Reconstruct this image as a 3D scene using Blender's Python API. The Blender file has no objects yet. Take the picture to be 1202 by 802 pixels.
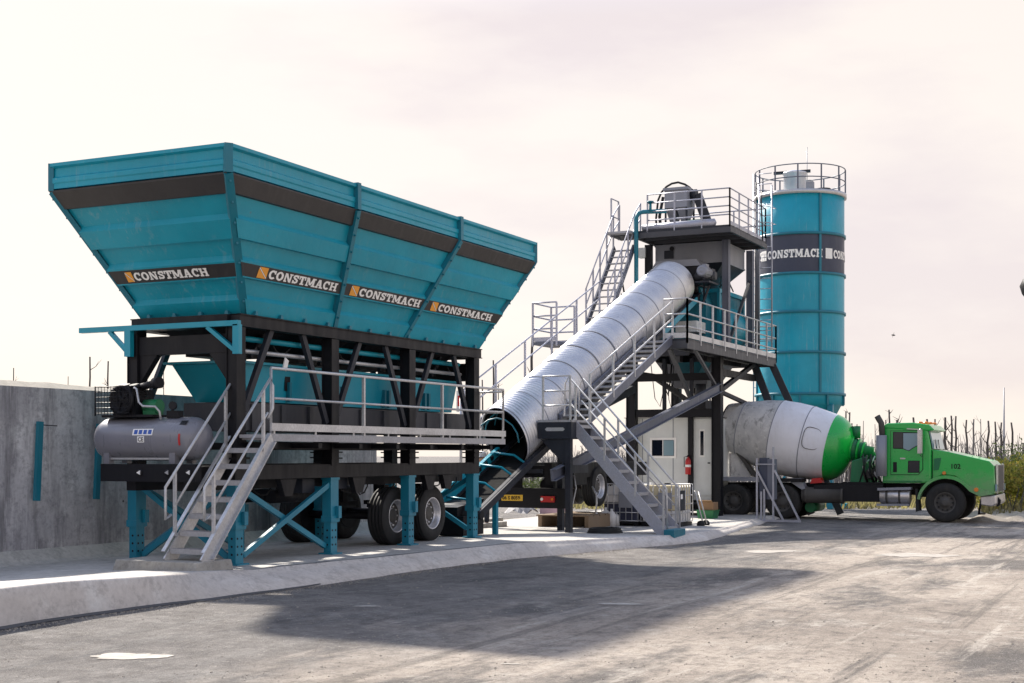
import bpy, bmesh, math, random
from mathutils import Vector as V, Matrix
rnd = random.Random(7)
S = bpy.context.scene
COL = S.collection
PI = math.pi

# ------------------------------------------------------------------ camera model (survey of the photograph)
CAM = V((-16.96, -12.83, 1.69)); SN, CS = .436, .9; F = 1629.; HZ = 533.; CX = 601.
def at(axis, val, px, py):
    """a real point on the plane axis=val seen at a pixel of the 1202x802 photograph (used only to measure sizes)"""
    a = (px-CX)/F; b = (HZ-py)/F
    d = V((SN*a+CS, -CS*a+SN, b)); i = 'uvz'.index(axis)
    return CAM + d*((val-CAM[i])/d[i])
def atY(px, py, Y):
    a = (px-CX)/F; b = (HZ-py)/F
    return CAM + V((SN*a+CS, -CS*a+SN, b))*Y

# ------------------------------------------------------------------ materials
def nodes_of(name):
    m = bpy.data.materials.new(name); m.use_nodes = True
    nt = m.node_tree; nt.nodes.clear()
    return m, nt
def N(nt, t, **kw):
    n = nt.nodes.new(t)
    for k, v in kw.items():
        if k in n.inputs.keys(): n.inputs[k].default_value = v
        else: setattr(n, k, v)
    return n
def ramp(nt, src, stops):
    r = nt.nodes.new('ShaderNodeValToRGB'); e = r.color_ramp.elements
    while len(e) < len(stops): e.new(.5)
    for i, (p, c) in enumerate(stops):
        e[i].position = p; e[i].color = (c, c, c, 1) if not hasattr(c, '__len__') else (*c, 1)
    nt.links.new(src, r.inputs[0]); return r.outputs[0]
def noise(nt, vec, scale, detail=5, rough=.6, stretch=(1, 1, 1), rot=0):
    mp = N(nt, 'ShaderNodeMapping'); mp.inputs['Scale'].default_value = stretch
    mp.inputs['Rotation'].default_value = (0, 0, rot)
    nt.links.new(vec, mp.inputs[0])
    n = N(nt, 'ShaderNodeTexNoise'); n.inputs['Scale'].default_value = scale
    n.inputs['Detail'].default_value = detail; n.inputs['Roughness'].default_value = rough
    nt.links.new(mp.outputs[0], n.inputs['Vector']); return n.outputs['Fac']
def mix(nt, fac, a, b, mode='MIX'):
    m = N(nt, 'ShaderNodeMix', data_type='RGBA', blend_type=mode)
    for s, v in ((m.inputs[0], fac), (m.inputs[6], a), (m.inputs[7], b)):
        if hasattr(v, 'is_linked') or isinstance(v, bpy.types.NodeSocket): nt.links.new(v, s)
        elif hasattr(v, '__len__'): s.default_value = (*v, 1)
        else: s.default_value = v
    return m.outputs[2]
def finish(nt, col, rough, metal=0, bump=None, bstr=.3, bdist=.01, coat=0, spec=.5):
    p = N(nt, 'ShaderNodeBsdfPrincipled'); o = N(nt, 'ShaderNodeOutputMaterial')
    nt.links.new(p.outputs[0], o.inputs[0])
    for key, v in (('Base Color', col), ('Roughness', rough), ('Metallic', metal), ('Coat Weight', coat), ('Specular IOR Level', spec)):
        if isinstance(v, bpy.types.NodeSocket): nt.links.new(v, p.inputs[key])
        elif hasattr(v, '__len__'): p.inputs[key].default_value = (*v, 1)
        else: p.inputs[key].default_value = v
    if bump is not None:
        b = N(nt, 'ShaderNodeBump'); b.inputs['Strength'].default_value = bstr; b.inputs['Distance'].default_value = bdist
        nt.links.new(bump, b.inputs['Height']); nt.links.new(b.outputs[0], p.inputs['Normal'])
    return p
def objvec(nt): return N(nt, 'ShaderNodeTexCoord').outputs['Object']

def paint(name, col, rough=.45, metal=0, dust=.25, dustcol=(.33, .30, .26), var=.12, streak=.3, scratch=0, coat=0, wobble=.15, spec=.5):
    """sprayed metal: tone drift, vertical dust runs, faint waviness"""
    m, nt = nodes_of(name); o = objvec(nt)
    big = noise(nt, o, .9, 4)
    c = mix(nt, ramp(nt, big, [(.3, 0), (.7, 1)]), tuple(x*(1-var) for x in col), tuple(min(1, x*(1+var)) for x in col))
    st = noise(nt, o, 3.2, 6, .65, (2.2, 2.2, .35))
    sp = noise(nt, o, 9, 6, .7)
    f = N(nt, 'ShaderNodeMath', operation='MULTIPLY'); nt.links.new(ramp(nt, st, [(.48, 0), (.78, 1)]), f.inputs[0])
    nt.links.new(ramp(nt, sp, [(.35, .15), (.75, 1)]), f.inputs[1])
    g = N(nt, 'ShaderNodeMath', operation='MULTIPLY'); nt.links.new(f.outputs[0], g.inputs[0]); g.inputs[1].default_value = dust
    c = mix(nt, g.outputs[0], c, dustcol)
    if scratch:
        c = mix(nt, ramp(nt, noise(nt, o, 26, 3, .7, (1, 1, .5)), [(.70, 0), (.73, scratch)]), c, (.30, .25, .2))
    r = ramp(nt, st, [(.3, max(0, rough-.1)), (.8, min(1, rough+.25))])
    finish(nt, c, r, metal, noise(nt, o, 2.3, 3, .5), wobble, .02, coat, spec)
    return m
def plain(name, col, rough=.5, metal=0, coat=0, spec=.5):
    m, nt = nodes_of(name); o = objvec(nt)
    c = mix(nt, noise(nt, o, 6, 4), tuple(x*.85 for x in col), tuple(min(1, x*1.12) for x in col))
    finish(nt, c, rough, metal, None, coat=coat, spec=spec); return m
def galv(name, col=(.50, .51, .53), rough=.42, metal=.75):
    m, nt = nodes_of(name); o = objvec(nt)
    vo = N(nt, 'ShaderNodeTexVoronoi'); vo.inputs['Scale'].default_value = 28; nt.links.new(o, vo.inputs['Vector'])
    c = mix(nt, vo.outputs['Distance'], tuple(x*.85 for x in col), tuple(min(1, x*1.1) for x in col))
    d = noise(nt, o, 2.1, 6, .65)
    c = mix(nt, ramp(nt, d, [(.45, 0), (.8, .5)]), c, (.36, .33, .29))
    finish(nt, c, ramp(nt, d, [(.3, rough-.08), (.7, rough+.2)]), metal, noise(nt, o, 5, 3), .1, .01); return m
def glassy(name, col=(.03, .04, .045)):
    m, nt = nodes_of(name); finish(nt, col, .05, 0, None, coat=0, spec=.5); return m

M = {}
TEAL = (.007, .285, .39)
M['teal'] = paint('teal_paint', TEAL, .36, 0, .12, var=.10, scratch=.35, dustcol=(.12, .20, .20))
M['teal_dark'] = paint('teal_paint_frame', (.006, .16, .225), .42, 0, .12)
M['teal_leg'] = paint('teal_paint_legs', (.008, .20, .30), .38, 0, .15, scratch=.5)
def mat_hopper(name, col, streak, rust):
    """sprayed sheet steel: cement runs, scuffs, rusty creases"""
    m, nt = nodes_of(name); o = objvec(nt)
    big = noise(nt, o, .7, 5, .6); c = mix(nt, ramp(nt, big, [(.3, 0), (.7, 1)]), tuple(x*.86 for x in col), tuple(x*1.14 for x in col))
    st = noise(nt, o, 4.5, 7, .7, (2.4, 2.4, .16)); patch = noise(nt, o, .8, 4, .6); sp = noise(nt, o, 12, 7, .75)
    f = N(nt, 'ShaderNodeMath', operation='MULTIPLY'); nt.links.new(ramp(nt, st, [(.52, 0), (.70, 1)]), f.inputs[0]); nt.links.new(ramp(nt, patch, [(.46, .06), (.66, 1)]), f.inputs[1])
    g = N(nt, 'ShaderNodeMath', operation='MULTIPLY'); nt.links.new(f.outputs[0], g.inputs[0]); g.inputs[1].default_value = streak
    c = mix(nt, g.outputs[0], c, (.36, .40, .40))
    h = N(nt, 'ShaderNodeMath', operation='MULTIPLY'); nt.links.new(ramp(nt, sp, [(.60, 0), (.68, 1)]), h.inputs[0]); nt.links.new(ramp(nt, noise(nt, o, 1.3, 4, .6), [(.55, 0), (.68, rust)]), h.inputs[1])
    c = mix(nt, h.outputs[0], c, (.15, .085, .045))
    c = mix(nt, ramp(nt, noise(nt, o, 30, 3, .7, (1, 1, .3)), [(.72, 0), (.75, .5)]), c, (.40, .40, .38))
    finish(nt, c, ramp(nt, st, [(.3, .30), (.8, .55)]), 0, noise(nt, o, 1.7, 4, .55), .45, .04, spec=.38); return m
M['teal_hopper'] = mat_hopper('hopper_teal_sheet', TEAL, .32, .8)
M['teal_silo'] = mat_hopper('silo_teal_sheet', (.010, .31, .43), .5, .35)
M['stripe'] = paint('charcoal_stripe', (.026, .024, .025), .5, 0, .10, var=.2)
M['navy'] = paint('dark_slate_stripe', (.040, .048, .080), .5, 0, .08)
M['black'] = paint('black_steel', (.007, .007, .010), .5, 0, .18, dustcol=(.05, .047, .045), var=.2, spec=.3)
M['steel'] = paint('dark_grey_steel', (.019, .022, .032), .48, 0, .25, dustcol=(.08, .08, .085), spec=.35)
M['mid_dk'] = paint('dark_weathered_steel', (.05, .052, .062), .5, 0, .5, dustcol=(.14, .13, .12))
M['mid'] = paint('grey_painted_steel', (.115, .125, .165), .48, 0, .25, dustcol=(.24, .23, .23))
M['galv'] = galv('galvanised_steel', (.56, .56, .57), .4, .55)
M['galv_b'] = galv('galvanised_steel_cool', (.42, .43, .50), .42, .5)
M['tread'] = galv('galvanised_grating', (.40, .40, .42), .55, .4)
M['tank'] = paint('grey_tank_paint', (.19, .19, .22), .30, 0, .15, coat=.3, wobble=.05)
M['panelgrey'] = paint('weathered_grey_plate', (.27, .28, .32), .5, .2, .5, dustcol=(.44, .43, .41), streak=1)
M['white'] = paint('white_panel', (.66, .68, .66), .5, 0, .3, dustcol=(.5, .47, .42), wobble=.05)
def mat_green():
    m, nt = nodes_of('green_truck_paint'); o = objvec(nt); col = (.007, .42, .06)
    c = mix(nt, noise(nt, o, 1.1, 4), tuple(x*.88 for x in col), tuple(x*1.1 for x in col))
    z = N(nt, 'ShaderNodeSeparateXYZ'); nt.links.new(o, z.inputs[0])
    zz = N(nt, 'ShaderNodeMath', operation='ADD'); nz = N(nt, 'ShaderNodeMath', operation='MULTIPLY'); nt.links.new(noise(nt, o, 5, 7, .7), nz.inputs[0]); nz.inputs[1].default_value = 1.0
    nt.links.new(z.outputs['Z'], zz.inputs[0]); nt.links.new(nz.outputs[0], zz.inputs[1])
    d = N(nt, 'ShaderNodeMapRange'); nt.links.new(zz.outputs[0], d.inputs[0]); d.inputs[1].default_value = 1.75; d.inputs[2].default_value = 1.0; d.inputs[3].default_value = 0; d.inputs[4].default_value = .6
    c = mix(nt, d.outputs[0], c, (.26, .23, .19))
    c = mix(nt, ramp(nt, noise(nt, o, 17, 6, .75), [(.63, 0), (.70, .45)]), c, (.36, .35, .31))
    finish(nt, c, ramp(nt, noise(nt, o, 4, 6, .7), [(.3, .22), (.7, .42)]), 0, noise(nt, o, 1.5, 2), .06, .02, .5); return m
M['green'] = mat_green()
M['green_dk'] = paint('green_machinery', (.008, .16, .06), .45, 0, .35)
M['drum'] = paint('dusty_white_drum', (.78, .78, .82), .45, 0, .55, dustcol=(.46, .44, .41), var=.08, wobble=.08)
def mat_caked():
    m, nt = nodes_of('concrete_caked_drum'); o = objvec(nt)
    c = mix(nt, ramp(nt, noise(nt, o, 1.6, 6, .65), [(.35, 0), (.65, 1)]), (.50, .495, .49), (.70, .69, .67))
    c = mix(nt, ramp(nt, noise(nt, o, 6, 8, .8), [(.52, 0), (.62, .8)]), c, (.76, .75, .72))
    c = mix(nt, ramp(nt, noise(nt, o, 4, 7, .75, (1, 1, .4)), [(.36, .75), (.46, 0)]), c, (.20, .195, .19))
    finish(nt, c, .8, 0, noise(nt, o, 11, 7, .75), .6, .03, spec=.25); return m
M['drum_old'] = mat_caked()
M['rubber'] = paint('tyre_rubber', (.011, .011, .012), .7, 0, .25, dustcol=(.07, .065, .06), wobble=0)
M['rubber_dusty'] = paint('dusty_tyre_rubber', (.018, .018, .018), .85, 0, .5, dustcol=(.13, .115, .10), wobble=0)
M['belt'] = paint('matt_conveyor_belt', (.012, .012, .012), .95, 0, .3, dustcol=(.05, .048, .045), wobble=0, spec=.08)
M['rim'] = galv('silver_rim', (.62, .62, .65), .35, .7)
M['rim_dk'] = paint('grimy_rim', (.07, .066, .062), .7, 0, .5, dustcol=(.2, .18, .15))
M['chrome'] = galv('worn_aluminium', (.60, .58, .58), .28, .8)
M['letter'] = plain('white_lettering', (.90, .88, .85), .5)
M['orange'] = plain('orange_mark', (.85, .36, .04), .5)
M['red'] = plain('red_paint', (.50, .02, .02), .4)
M['amber'] = plain('amber_lens', (.75, .22, .03), .2)
M['yellow'] = plain('yellow_plate', (.80, .48, .04), .5)
M['blue'] = plain('blue_sticker', (.03, .10, .42), .5)
M['glass'] = glassy('dark_glass', (.006, .009, .018))
M['glass_sky'] = glassy('pale_glass', (.22, .33, .38))
M['wood'] = paint('rough_timber', (.23, .16, .10), .8, 0, .4)
M['card'] = plain('brown_cardboard', (.28, .17, .09), .8)
M['tub'] = plain('green_plastic', (.01, .16, .05), .4)
M['pink'] = plain('pale_pink_board', (.55, .36, .40), .8)
M['tarp'] = plain('grey_sheet', (.34, .33, .33), .8)
M['jug'] = plain('white_plastic', (.72, .70, .68), .5)
M['bluedk'] = plain('blue_grey_liquid', (.035, .04, .075), .4)
M['cream'] = plain('cream_plastic', (.62, .54, .36), .5)
M['skin'] = plain('skin', (.42, .25, .17), .6)
M['vest'] = plain('orange_vest', (.92, .40, .26), .8)
M['trouser'] = plain('dark_trousers', (.03, .035, .05), .85)
M['bark'] = paint('weathered_dead_wood', (.060, .052, .050), .9, 0, .6, dustcol=(.17, .15, .14), var=.3)
M['bark_pale'] = paint('bleached_dead_wood', (.16, .15, .145), .9, 0, .5, dustcol=(.26, .24, .23), var=.3)

def mat_tube():
    m, nt = nodes_of('corrugated_zinc'); o = objvec(nt)
    d = noise(nt, o, 1.6, 6, .6, (1, 1, 1)); s = noise(nt, o, 6, 5, .65, (.5, 3, 3))
    c = mix(nt, ramp(nt, d, [(.35, 0), (.7, 1)]), (.56, .57, .62), (.72, .72, .73))
    c = mix(nt, ramp(nt, s, [(.55, 0), (.8, .45)]), c, (.34, .31, .28))
    finish(nt, c, ramp(nt, d, [(.3, .32), (.7, .46)]), .62, s, .08, .01); return m
M['tube'] = mat_tube()
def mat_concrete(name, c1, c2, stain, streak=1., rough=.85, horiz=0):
    m, nt = nodes_of(name); o = objvec(nt)
    a = noise(nt, o, .55, 6, .6); b = noise(nt, o, 14, 6, .7); st = noise(nt, o, 2.0, 7, .68, (1.4, 1.4, .16))
    c = mix(nt, ramp(nt, a, [(.35, 0), (.68, 1)]), c1, c2)
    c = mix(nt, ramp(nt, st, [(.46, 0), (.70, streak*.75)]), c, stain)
    c = mix(nt, ramp(nt, noise(nt, o, 1.1, 6, .7), [(.55, 0), (.72, .5)]), c, tuple(min(.8, x*1.3) for x in c2))
    c = mix(nt, ramp(nt, noise(nt, o, 3.5, 8, .78), [(.38, .5), (.5, 0)]), c, tuple(x*.6 for x in c1))
    c = mix(nt, ramp(nt, noise(nt, o, 5, 7, .72, (1.6, 1.6, .12)), [(.56, 0), (.68, .45*streak)]), c, tuple(x*1.1 for x in c2))
    if horiz:
        w = N(nt, 'ShaderNodeTexWave', wave_type='BANDS', bands_direction='Z'); w.inputs['Scale'].default_value = horiz
        w.inputs['Distortion'].default_value = .3; nt.links.new(o, w.inputs['Vector'])
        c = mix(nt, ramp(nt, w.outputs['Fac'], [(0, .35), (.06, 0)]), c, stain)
    c = mix(nt, ramp(nt, b, [(.35, .30), (.65, 0)]), c, tuple(x*.55 for x in c1))
    finish(nt, c, rough, 0, b, .35, .012, spec=.3); return m
M['wall'] = mat_concrete('board_marked_concrete', (.33, .32, .345), (.66, .64, .65), (.12, .115, .125), 1.5)
M['slab'] = mat_concrete('pale_concrete', (.46, .44, .41), (.58, .555, .52), (.30, .28, .26), .4)
M['kerb'] = mat_concrete('kerb_concrete', (.56, .51, .465), (.68, .63, .585), (.42, .37, .32), .35)
M['pad'] = mat_concrete('pad_concrete', (.36, .34, .31), (.46, .43, .38), (.28, .24, .18), .5)
def mat_ground():
    m, nt = nodes_of('packed_dirt_yard'); o = objvec(nt)
    a = noise(nt, o, .13, 7, .66, (1, 1, 1)); b = noise(nt, o, .42, 9, .72, (.45, 1.2, 1), .5)
    f = noise(nt, o, 7, 9, .8); tr = noise(nt, o, .75, 8, .70, (.14, 2.0, 1), .55); gr = noise(nt, o, 45, 5, .85); b2 = noise(nt, o, 1.6, 8, .75)
    tr2 = noise(nt, o, .8, 6, .7, (.10, 3.2, 1), -.35)
    c = mix(nt, ramp(nt, a, [(.40, 0), (.60, 1)]), (.31, .265, .225), (.49, .425, .36))
    c = mix(nt, ramp(nt, b, [(.50, 0), (.60, .85)]), c, (.10, .095, .093))
    c = mix(nt, ramp(nt, b2, [(.54, 0), (.66, .7)]), c, (.49, .445, .39))
    c = mix(nt, ramp(nt, b2, [(.32, .7), (.44, 0)]), c, (.13, .115, .10))
    c = mix(nt, ramp(nt, tr, [(.56, 0), (.64, .75)]), c, (.54, .485, .42))
    c = mix(nt, ramp(nt, tr, [(.34, .75), (.43, 0)]), c, (.095, .087, .082))
    c = mix(nt, ramp(nt, tr2, [(.36, .55), (.43, 0)]), c, (.13, .115, .10))
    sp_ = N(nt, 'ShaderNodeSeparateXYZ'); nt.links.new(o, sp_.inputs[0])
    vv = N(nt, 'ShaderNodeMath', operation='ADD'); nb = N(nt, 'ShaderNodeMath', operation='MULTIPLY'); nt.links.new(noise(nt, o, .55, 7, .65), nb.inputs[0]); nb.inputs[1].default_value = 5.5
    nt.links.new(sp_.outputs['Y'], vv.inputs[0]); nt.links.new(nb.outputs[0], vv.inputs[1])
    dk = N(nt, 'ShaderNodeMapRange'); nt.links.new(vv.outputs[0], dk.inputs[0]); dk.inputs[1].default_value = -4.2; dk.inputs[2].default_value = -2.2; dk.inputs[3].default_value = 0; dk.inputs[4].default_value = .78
    c = mix(nt, dk.outputs[0], c, mix(nt, ramp(nt, b2, [(.40, 0), (.62, 1)]), (.085, .085, .09), (.19, .185, .18)))  # dark asphalt staining near the slab, deepened with painted shade
    c = mix(nt, ramp(nt, f, [(.36, .6), (.52, 0)]), c, (.11, .097, .085))
    c = mix(nt, ramp(nt, f, [(.58, 0), (.68, .5)]), c, (.56, .51, .45))
    c = mix(nt, ramp(nt, gr, [(.58, 0), (.68, .75)]), c, (.62, .57, .51))
    c = mix(nt, ramp(nt, gr, [(.32, .7), (.44, 0)]), c, (.06, .052, .048))
    h = N(nt, 'ShaderNodeMath', operation='ADD'); nt.links.new(f, h.inputs[0]); nt.links.new(gr, h.inputs[1])
    h2 = N(nt, 'ShaderNodeMath', operation='ADD'); nt.links.new(h.outputs[0], h2.inputs[0]); nt.links.new(b2, h2.inputs[1])
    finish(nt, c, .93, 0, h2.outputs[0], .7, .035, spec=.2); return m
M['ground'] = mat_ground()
M['slurry'] = mat_concrete('dried_slurry', (.38, .345, .30), (.50, .46, .41), (.24, .215, .19), .7)
M['gravel'] = mat_concrete('heaped_aggregate', (.30, .27, .23), (.42, .37, .31), (.2, .18, .16), .3)
M['stain'] = plain('joint_and_shade_dark', (.09, .088, .09), .9)  # dark of joints and tie holes, also of shade painted at the kerb foot
def mat_leaf(name, cols):
    m, nt = nodes_of(name); o = objvec(nt)
    n = noise(nt, o, 7, 3, .6)
    c = ramp(nt, n, [(.3+.4*i/(len(cols)-1), k) for i, k in enumerate(cols)])
    p = finish(nt, c, .7, 0, None, spec=.25)
    if name in ('yellow_green_leaves', 'dull_green_leaves', 'dry_straw'):
        t = N(nt, 'ShaderNodeBsdfTranslucent'); x = N(nt, 'ShaderNodeMixShader'); x.inputs[0].default_value = .55; out = [k for k in nt.nodes if k.type == 'OUTPUT_MATERIAL'][0]
        g_ = mix(nt, 1.0, c, (1.6, 1.6, 1.0), 'MULTIPLY'); nt.links.new(g_, t.inputs[0])
        nt.links.new(p.outputs[0], x.inputs[1]); nt.links.new(t.outputs[0], x.inputs[2]); nt.links.new(x.outputs[0], out.inputs[0])
    return m
M['leaf_y'] = mat_leaf('yellow_green_leaves', [(.05, .08, .022), (.17, .19, .045), (.30, .27, .07), (.30, .18, .06)])
M['leaf_g'] = mat_leaf('dull_green_leaves', [(.03, .05, .018), (.06, .09, .03), (.11, .12, .045)])
M['straw'] = mat_leaf('dry_straw', [(.11, .10, .065), (.19, .165, .11), (.13, .13, .075)])
M['twig'] = mat_leaf('grey_twigs', [(.10, .09, .09), (.17, .16, .16), (.13, .12, .115)])

# ------------------------------------------------------------------ mesh builder
class MB:
    def __init__(s): s.bm = bmesh.new(); s.smooth = []; s.mi = 0
    def face(s, pts, smooth=False):
        try: f = s.bm.faces.new([s.bm.verts.new(p) for p in pts])
        except Exception: return
        f.smooth = smooth; f.material_index = s.mi; return f
    def hexa(s, b, t):   # bottom ring, top ring (4 pts each or n)
        n = len(b); vb = [s.bm.verts.new(p) for p in b]; vt = [s.bm.verts.new(p) for p in t]
        fs = [s.bm.faces.new(vb[::-1]), s.bm.faces.new(vt)]
        for i in range(n): fs.append(s.bm.faces.new((vb[i], vb[(i+1) % n], vt[(i+1) % n], vt[i])))
        for f in fs: f.material_index = s.mi
    def box(s, x0, x1, y0, y1, z0, z1):
        if x0 > x1: x0, x1 = x1, x0
        if y0 > y1: y0, y1 = y1, y0
        if z0 > z1: z0, z1 = z1, z0
        s.hexa([(x0, y0, z0), (x1, y0, z0), (x1, y1, z0), (x0, y1, z0)], [(x0, y0, z1), (x1, y0, z1), (x1, y1, z1), (x0, y1, z1)])
    def bar(s, p, q, w, h=None, up=(0, 0, 1), ext=0):
        p = V(p); q = V(q); h = h or w; d = (q-p).normalized(); p = p-d*ext; q = q+d*ext
        up = V(up)
        if abs(d.dot(up)) > .98: up = V((1, 0, 0))
        sd = d.cross(up).normalized()*(w/2); uu = sd.cross(d).normalized()*(h/2)
        r = [-sd-uu, sd-uu, sd+uu, -sd+uu]
        s.hexa([p+k for k in r], [q+k for k in r])
    def ring(s, c, a, b, r, n): return [s.bm.verts.new(c+a*(r*math.cos(2*PI*i/n))+b*(r*math.sin(2*PI*i/n))) for i in range(n)]
    def pipe(s, pts, r, n=8, caps=True):
        pts = [V(p) for p in pts]; prev = None; rr = r if hasattr(r, '__len__') else [r]*len(pts)
        ref = None
        for i, p in enumerate(pts):
            d = (pts[min(i+1, len(pts)-1)]-pts[max(i-1, 0)]).normalized()
            if ref is None: ref = V((0, 0, 1)) if abs(d.z) < .9 else V((1, 0, 0))
            a = (ref-d*ref.dot(d))
            if a.length < 1e-4: a = d.orthogonal()
            a.normalize(); ref = a; b = d.cross(a)
            vs = s.ring(p, a, b, rr[i], n)
            if prev:
                for k in range(n):
                    f = s.bm.faces.new((prev[k], prev[(k+1) % n], vs[(k+1) % n], vs[k])); f.smooth = True; f.material_index = s.mi
            elif caps: f = s.bm.faces.new(vs[::-1]); f.material_index = s.mi
            prev = vs
        if caps: f = s.bm.faces.new(prev); f.material_index = s.mi
    def cyl(s, p, q, r, n=20, r2=None): s.pipe([p, q], [r, r if r2 is None else r2], n)
    def lathe(s, c, axis, prof, n=40, sharp=True, mats=None):
        """prof: (distance along axis, radius)"""
        c = V(c); d = V(axis).normalized(); a = d.orthogonal().normalized(); b = d.cross(a); prev = None
        for i, (t, r) in enumerate(prof):
            vs = s.ring(c+d*t, a, b, max(r, 1e-4), n)
            if prev:
                for k in range(n):
                    f = s.bm.faces.new((prev[k], prev[(k+1) % n], vs[(k+1) % n], vs[k])); f.smooth = True
                    f.material_index = mats[i-1] if mats else s.mi
            prev = vs
    def prism(s, prof, axis, lo, hi):
        """2-D outline extruded along u ('u': prof=(v,z)) or v ('v': prof=(u,z)) or z ('z': prof=(u,v))"""
        def P(a, t): return {'u': (t, a[0], a[1]), 'v': (a[0], t, a[1]), 'z': (a[0], a[1], t)}[axis]
        s.hexa([P(a, lo) for a in prof], [P(a, hi) for a in prof])
    def build(s, name, mat, parent=None, bevel=0):
        me = bpy.data.meshes.new(name); bmesh.ops.recalc_face_normals(s.bm, faces=s.bm.faces[:])
        s.bm.to_mesh(me); s.bm.free()
        for k in (mat if isinstance(mat, (list, tuple)) else [mat]): me.materials.append(M[k] if isinstance(k, str) else k)
        o = bpy.data.objects.new(name, me); COL.objects.link(o)
        if parent is not None: attach(o, parent)
        if bevel:
            b = o.modifiers.new('b', 'BEVEL'); b.width = bevel; b.segments = 2; b.limit_method = 'ANGLE'; b.angle_limit = .6
        return o
def world_loc(o):
    l = V(o.location)
    while o.parent: o = o.parent; l = l + V((0, 0, 0)) if False else l; break
    return l
def attach(o, p):
    o.parent = p
    if p.type == 'EMPTY': o.matrix_parent_inverse = Matrix.Translation(-V(p.location))
def thing(name, loc, label, cat, group=None):
    o = bpy.data.objects.new(name, None); COL.objects.link(o); o.location = loc; o.empty_display_size = .3
    tag(o, label, cat, group); return o
def tag(o, label, cat, group=None):
    o['label'] = label; o['category'] = cat
    if group: o['group'] = group
    return o
def kind(o, k, label=None, cat=None):
    o['kind'] = k
    if label: o['label'] = label
    if cat: o['category'] = cat
    return o
def copy_tree(o, parent=None):
    c = o.copy(); COL.objects.link(c)
    if parent is not None: c.parent = parent
    for ch in [x for x in COL.objects if x.parent == o]: copy_tree(ch, c)
    return c
def lerp(a, b, t): return V(a)*(1-t)+V(b)*t

# rails -------------------------------------------------------------
def guard(name, parent, pts, h=1.03, bars=(.52, 1.), n=None, r=.021, mat='galv', toe=.12, posts=True, step=1.3):
    m = MB(); pts = [V(p) for p in pts]; up = V((0, 0, h))
    for b in bars: m.pipe([p+up*b for p in pts], r, 6)
    for i in range(len(pts)-1):
        L = (pts[i+1]-pts[i]).length; k = max(1, round(L/step)) if n is None else n
        for j in range(k+1):
            if j == 0 and i > 0: continue
            p = lerp(pts[i], pts[i+1], j/k)
            m.bar(p-V((0, 0, .12)), p+up, r*2.0, r*2.0)
        if toe:
            a, b = pts[i]+V((0, 0, toe/2+.02)), pts[i+1]+V((0, 0, toe/2+.02)); m.bar(a, b, .012, toe)
    return m.build(name, mat, parent)

# slab-serif lettering ----------------------------------------------
def strip(pts, w):
    """a thick polyline as one list of quads (no overlaps)"""
    L = []; R = []
    for i, p in enumerate(pts):
        a = pts[max(i-1, 0)]; b = pts[min(i+1, len(pts)-1)]
        dx, dy = b[0]-a[0], b[1]-a[1]; l = math.hypot(dx, dy) or 1; nx, ny = -dy/l*w/2, dx/l*w/2
        L.append((p[0]+nx, p[1]+ny)); R.append((p[0]-nx, p[1]-ny))
    return [[L[i], L[i+1], R[i+1], R[i]] for i in range(len(pts)-1)]
def rect(x0, x1, y0, y1): return [[(x0, y0), (x1, y0), (x1, y1), (x0, y1)]]
def arc(cx, cy, rx, ry, ix, iy, a0, a1, n=14):
    q = []
    for i in range(n):
        t0 = math.radians(a0+(a1-a0)*i/n); t1 = math.radians(a0+(a1-a0)*(i+1)/n)
        q.append([(cx+rx*math.cos(t0), cy+ry*math.sin(t0)), (cx+rx*math.cos(t1), cy+ry*math.sin(t1)),
                  (cx+ix*math.cos(t1), cy+iy*math.sin(t1)), (cx+ix*math.cos(t0), cy+iy*math.sin(t0))])
    return q
def glyph(ch):
    """list of strokes (each a list of quads), advance"""
    if ch == 'O': return [arc(.47, .5, .47, .52, .2, .30, 0, 360, 20)], 1.0
    if ch == 'C': return [arc(.46, .5, .46, .52, .19, .30, 42, 318, 16), rect(.66, .84, .60, 1.0)], .92
    if ch == 'S':
        pts = [(.66, .74), (.60, .87), (.40, .90), (.20, .84), (.16, .70), (.28, .58), (.50, .48), (.64, .36), (.62, .20), (.44, .11), (.22, .13), (.12, .28)]
        return [strip(pts, .23), rect(.60, .76, .62, 1.0), rect(.02, .18, 0, .38)], .84
    if ch == 'N': return [rect(.08, .28, .16, 1.), rect(.74, .93, 0, .86), [[(.06, 1.), (.36, 1.), (.95, 0), (.66, 0)]], rect(0, .38, 0, .17), rect(.62, 1.05, .84, 1.)], 1.1
    if ch == 'T': return [rect(.30, .58, .1, .9), rect(0, .88, .80, 1.), rect(0, .16, .58, .82), rect(.72, .88, .58, .82), rect(.18, .70, 0, .17)], .93
    if ch == 'M': return [rect(.10, .28, .1, .9), rect(.92, 1.18, .1, .9), [[(.04, 1.), (.40, 1.), (.74, .15), (.52, .15)]], [[(.86, 1.), (1.16, 1.), (.74, .15), (.55, .15)]], rect(0, .38, 0, .17), rect(.78, 1.28, 0, .17), rect(0, .2, .84, 1.), rect(1.1, 1.28, .84, 1.)], 1.34
    if ch == 'A': return [[[(.12, .1), (.32, .1), (.58, 1.), (.36, 1.)]], [[(.62, .1), (.92, .1), (.66, 1.), (.38, 1.)]], rect(.28, .72, .28, .43), rect(0, .40, 0, .17), rect(.54, 1.04, 0, .17)], 1.08
    if ch == 'H': return [rect(.09, .35, .1, .9), rect(.67, .93, .1, .9), rect(.3, .7, .41, .58), rect(0, .44, 0, .17), rect(.58, 1.02, 0, .17), rect(0, .44, .83, 1.), rect(.58, 1.02, .83, 1.)], 1.06
    return [], .4
def word_width(w): return sum(glyph(c)[1] for c in w)
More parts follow.
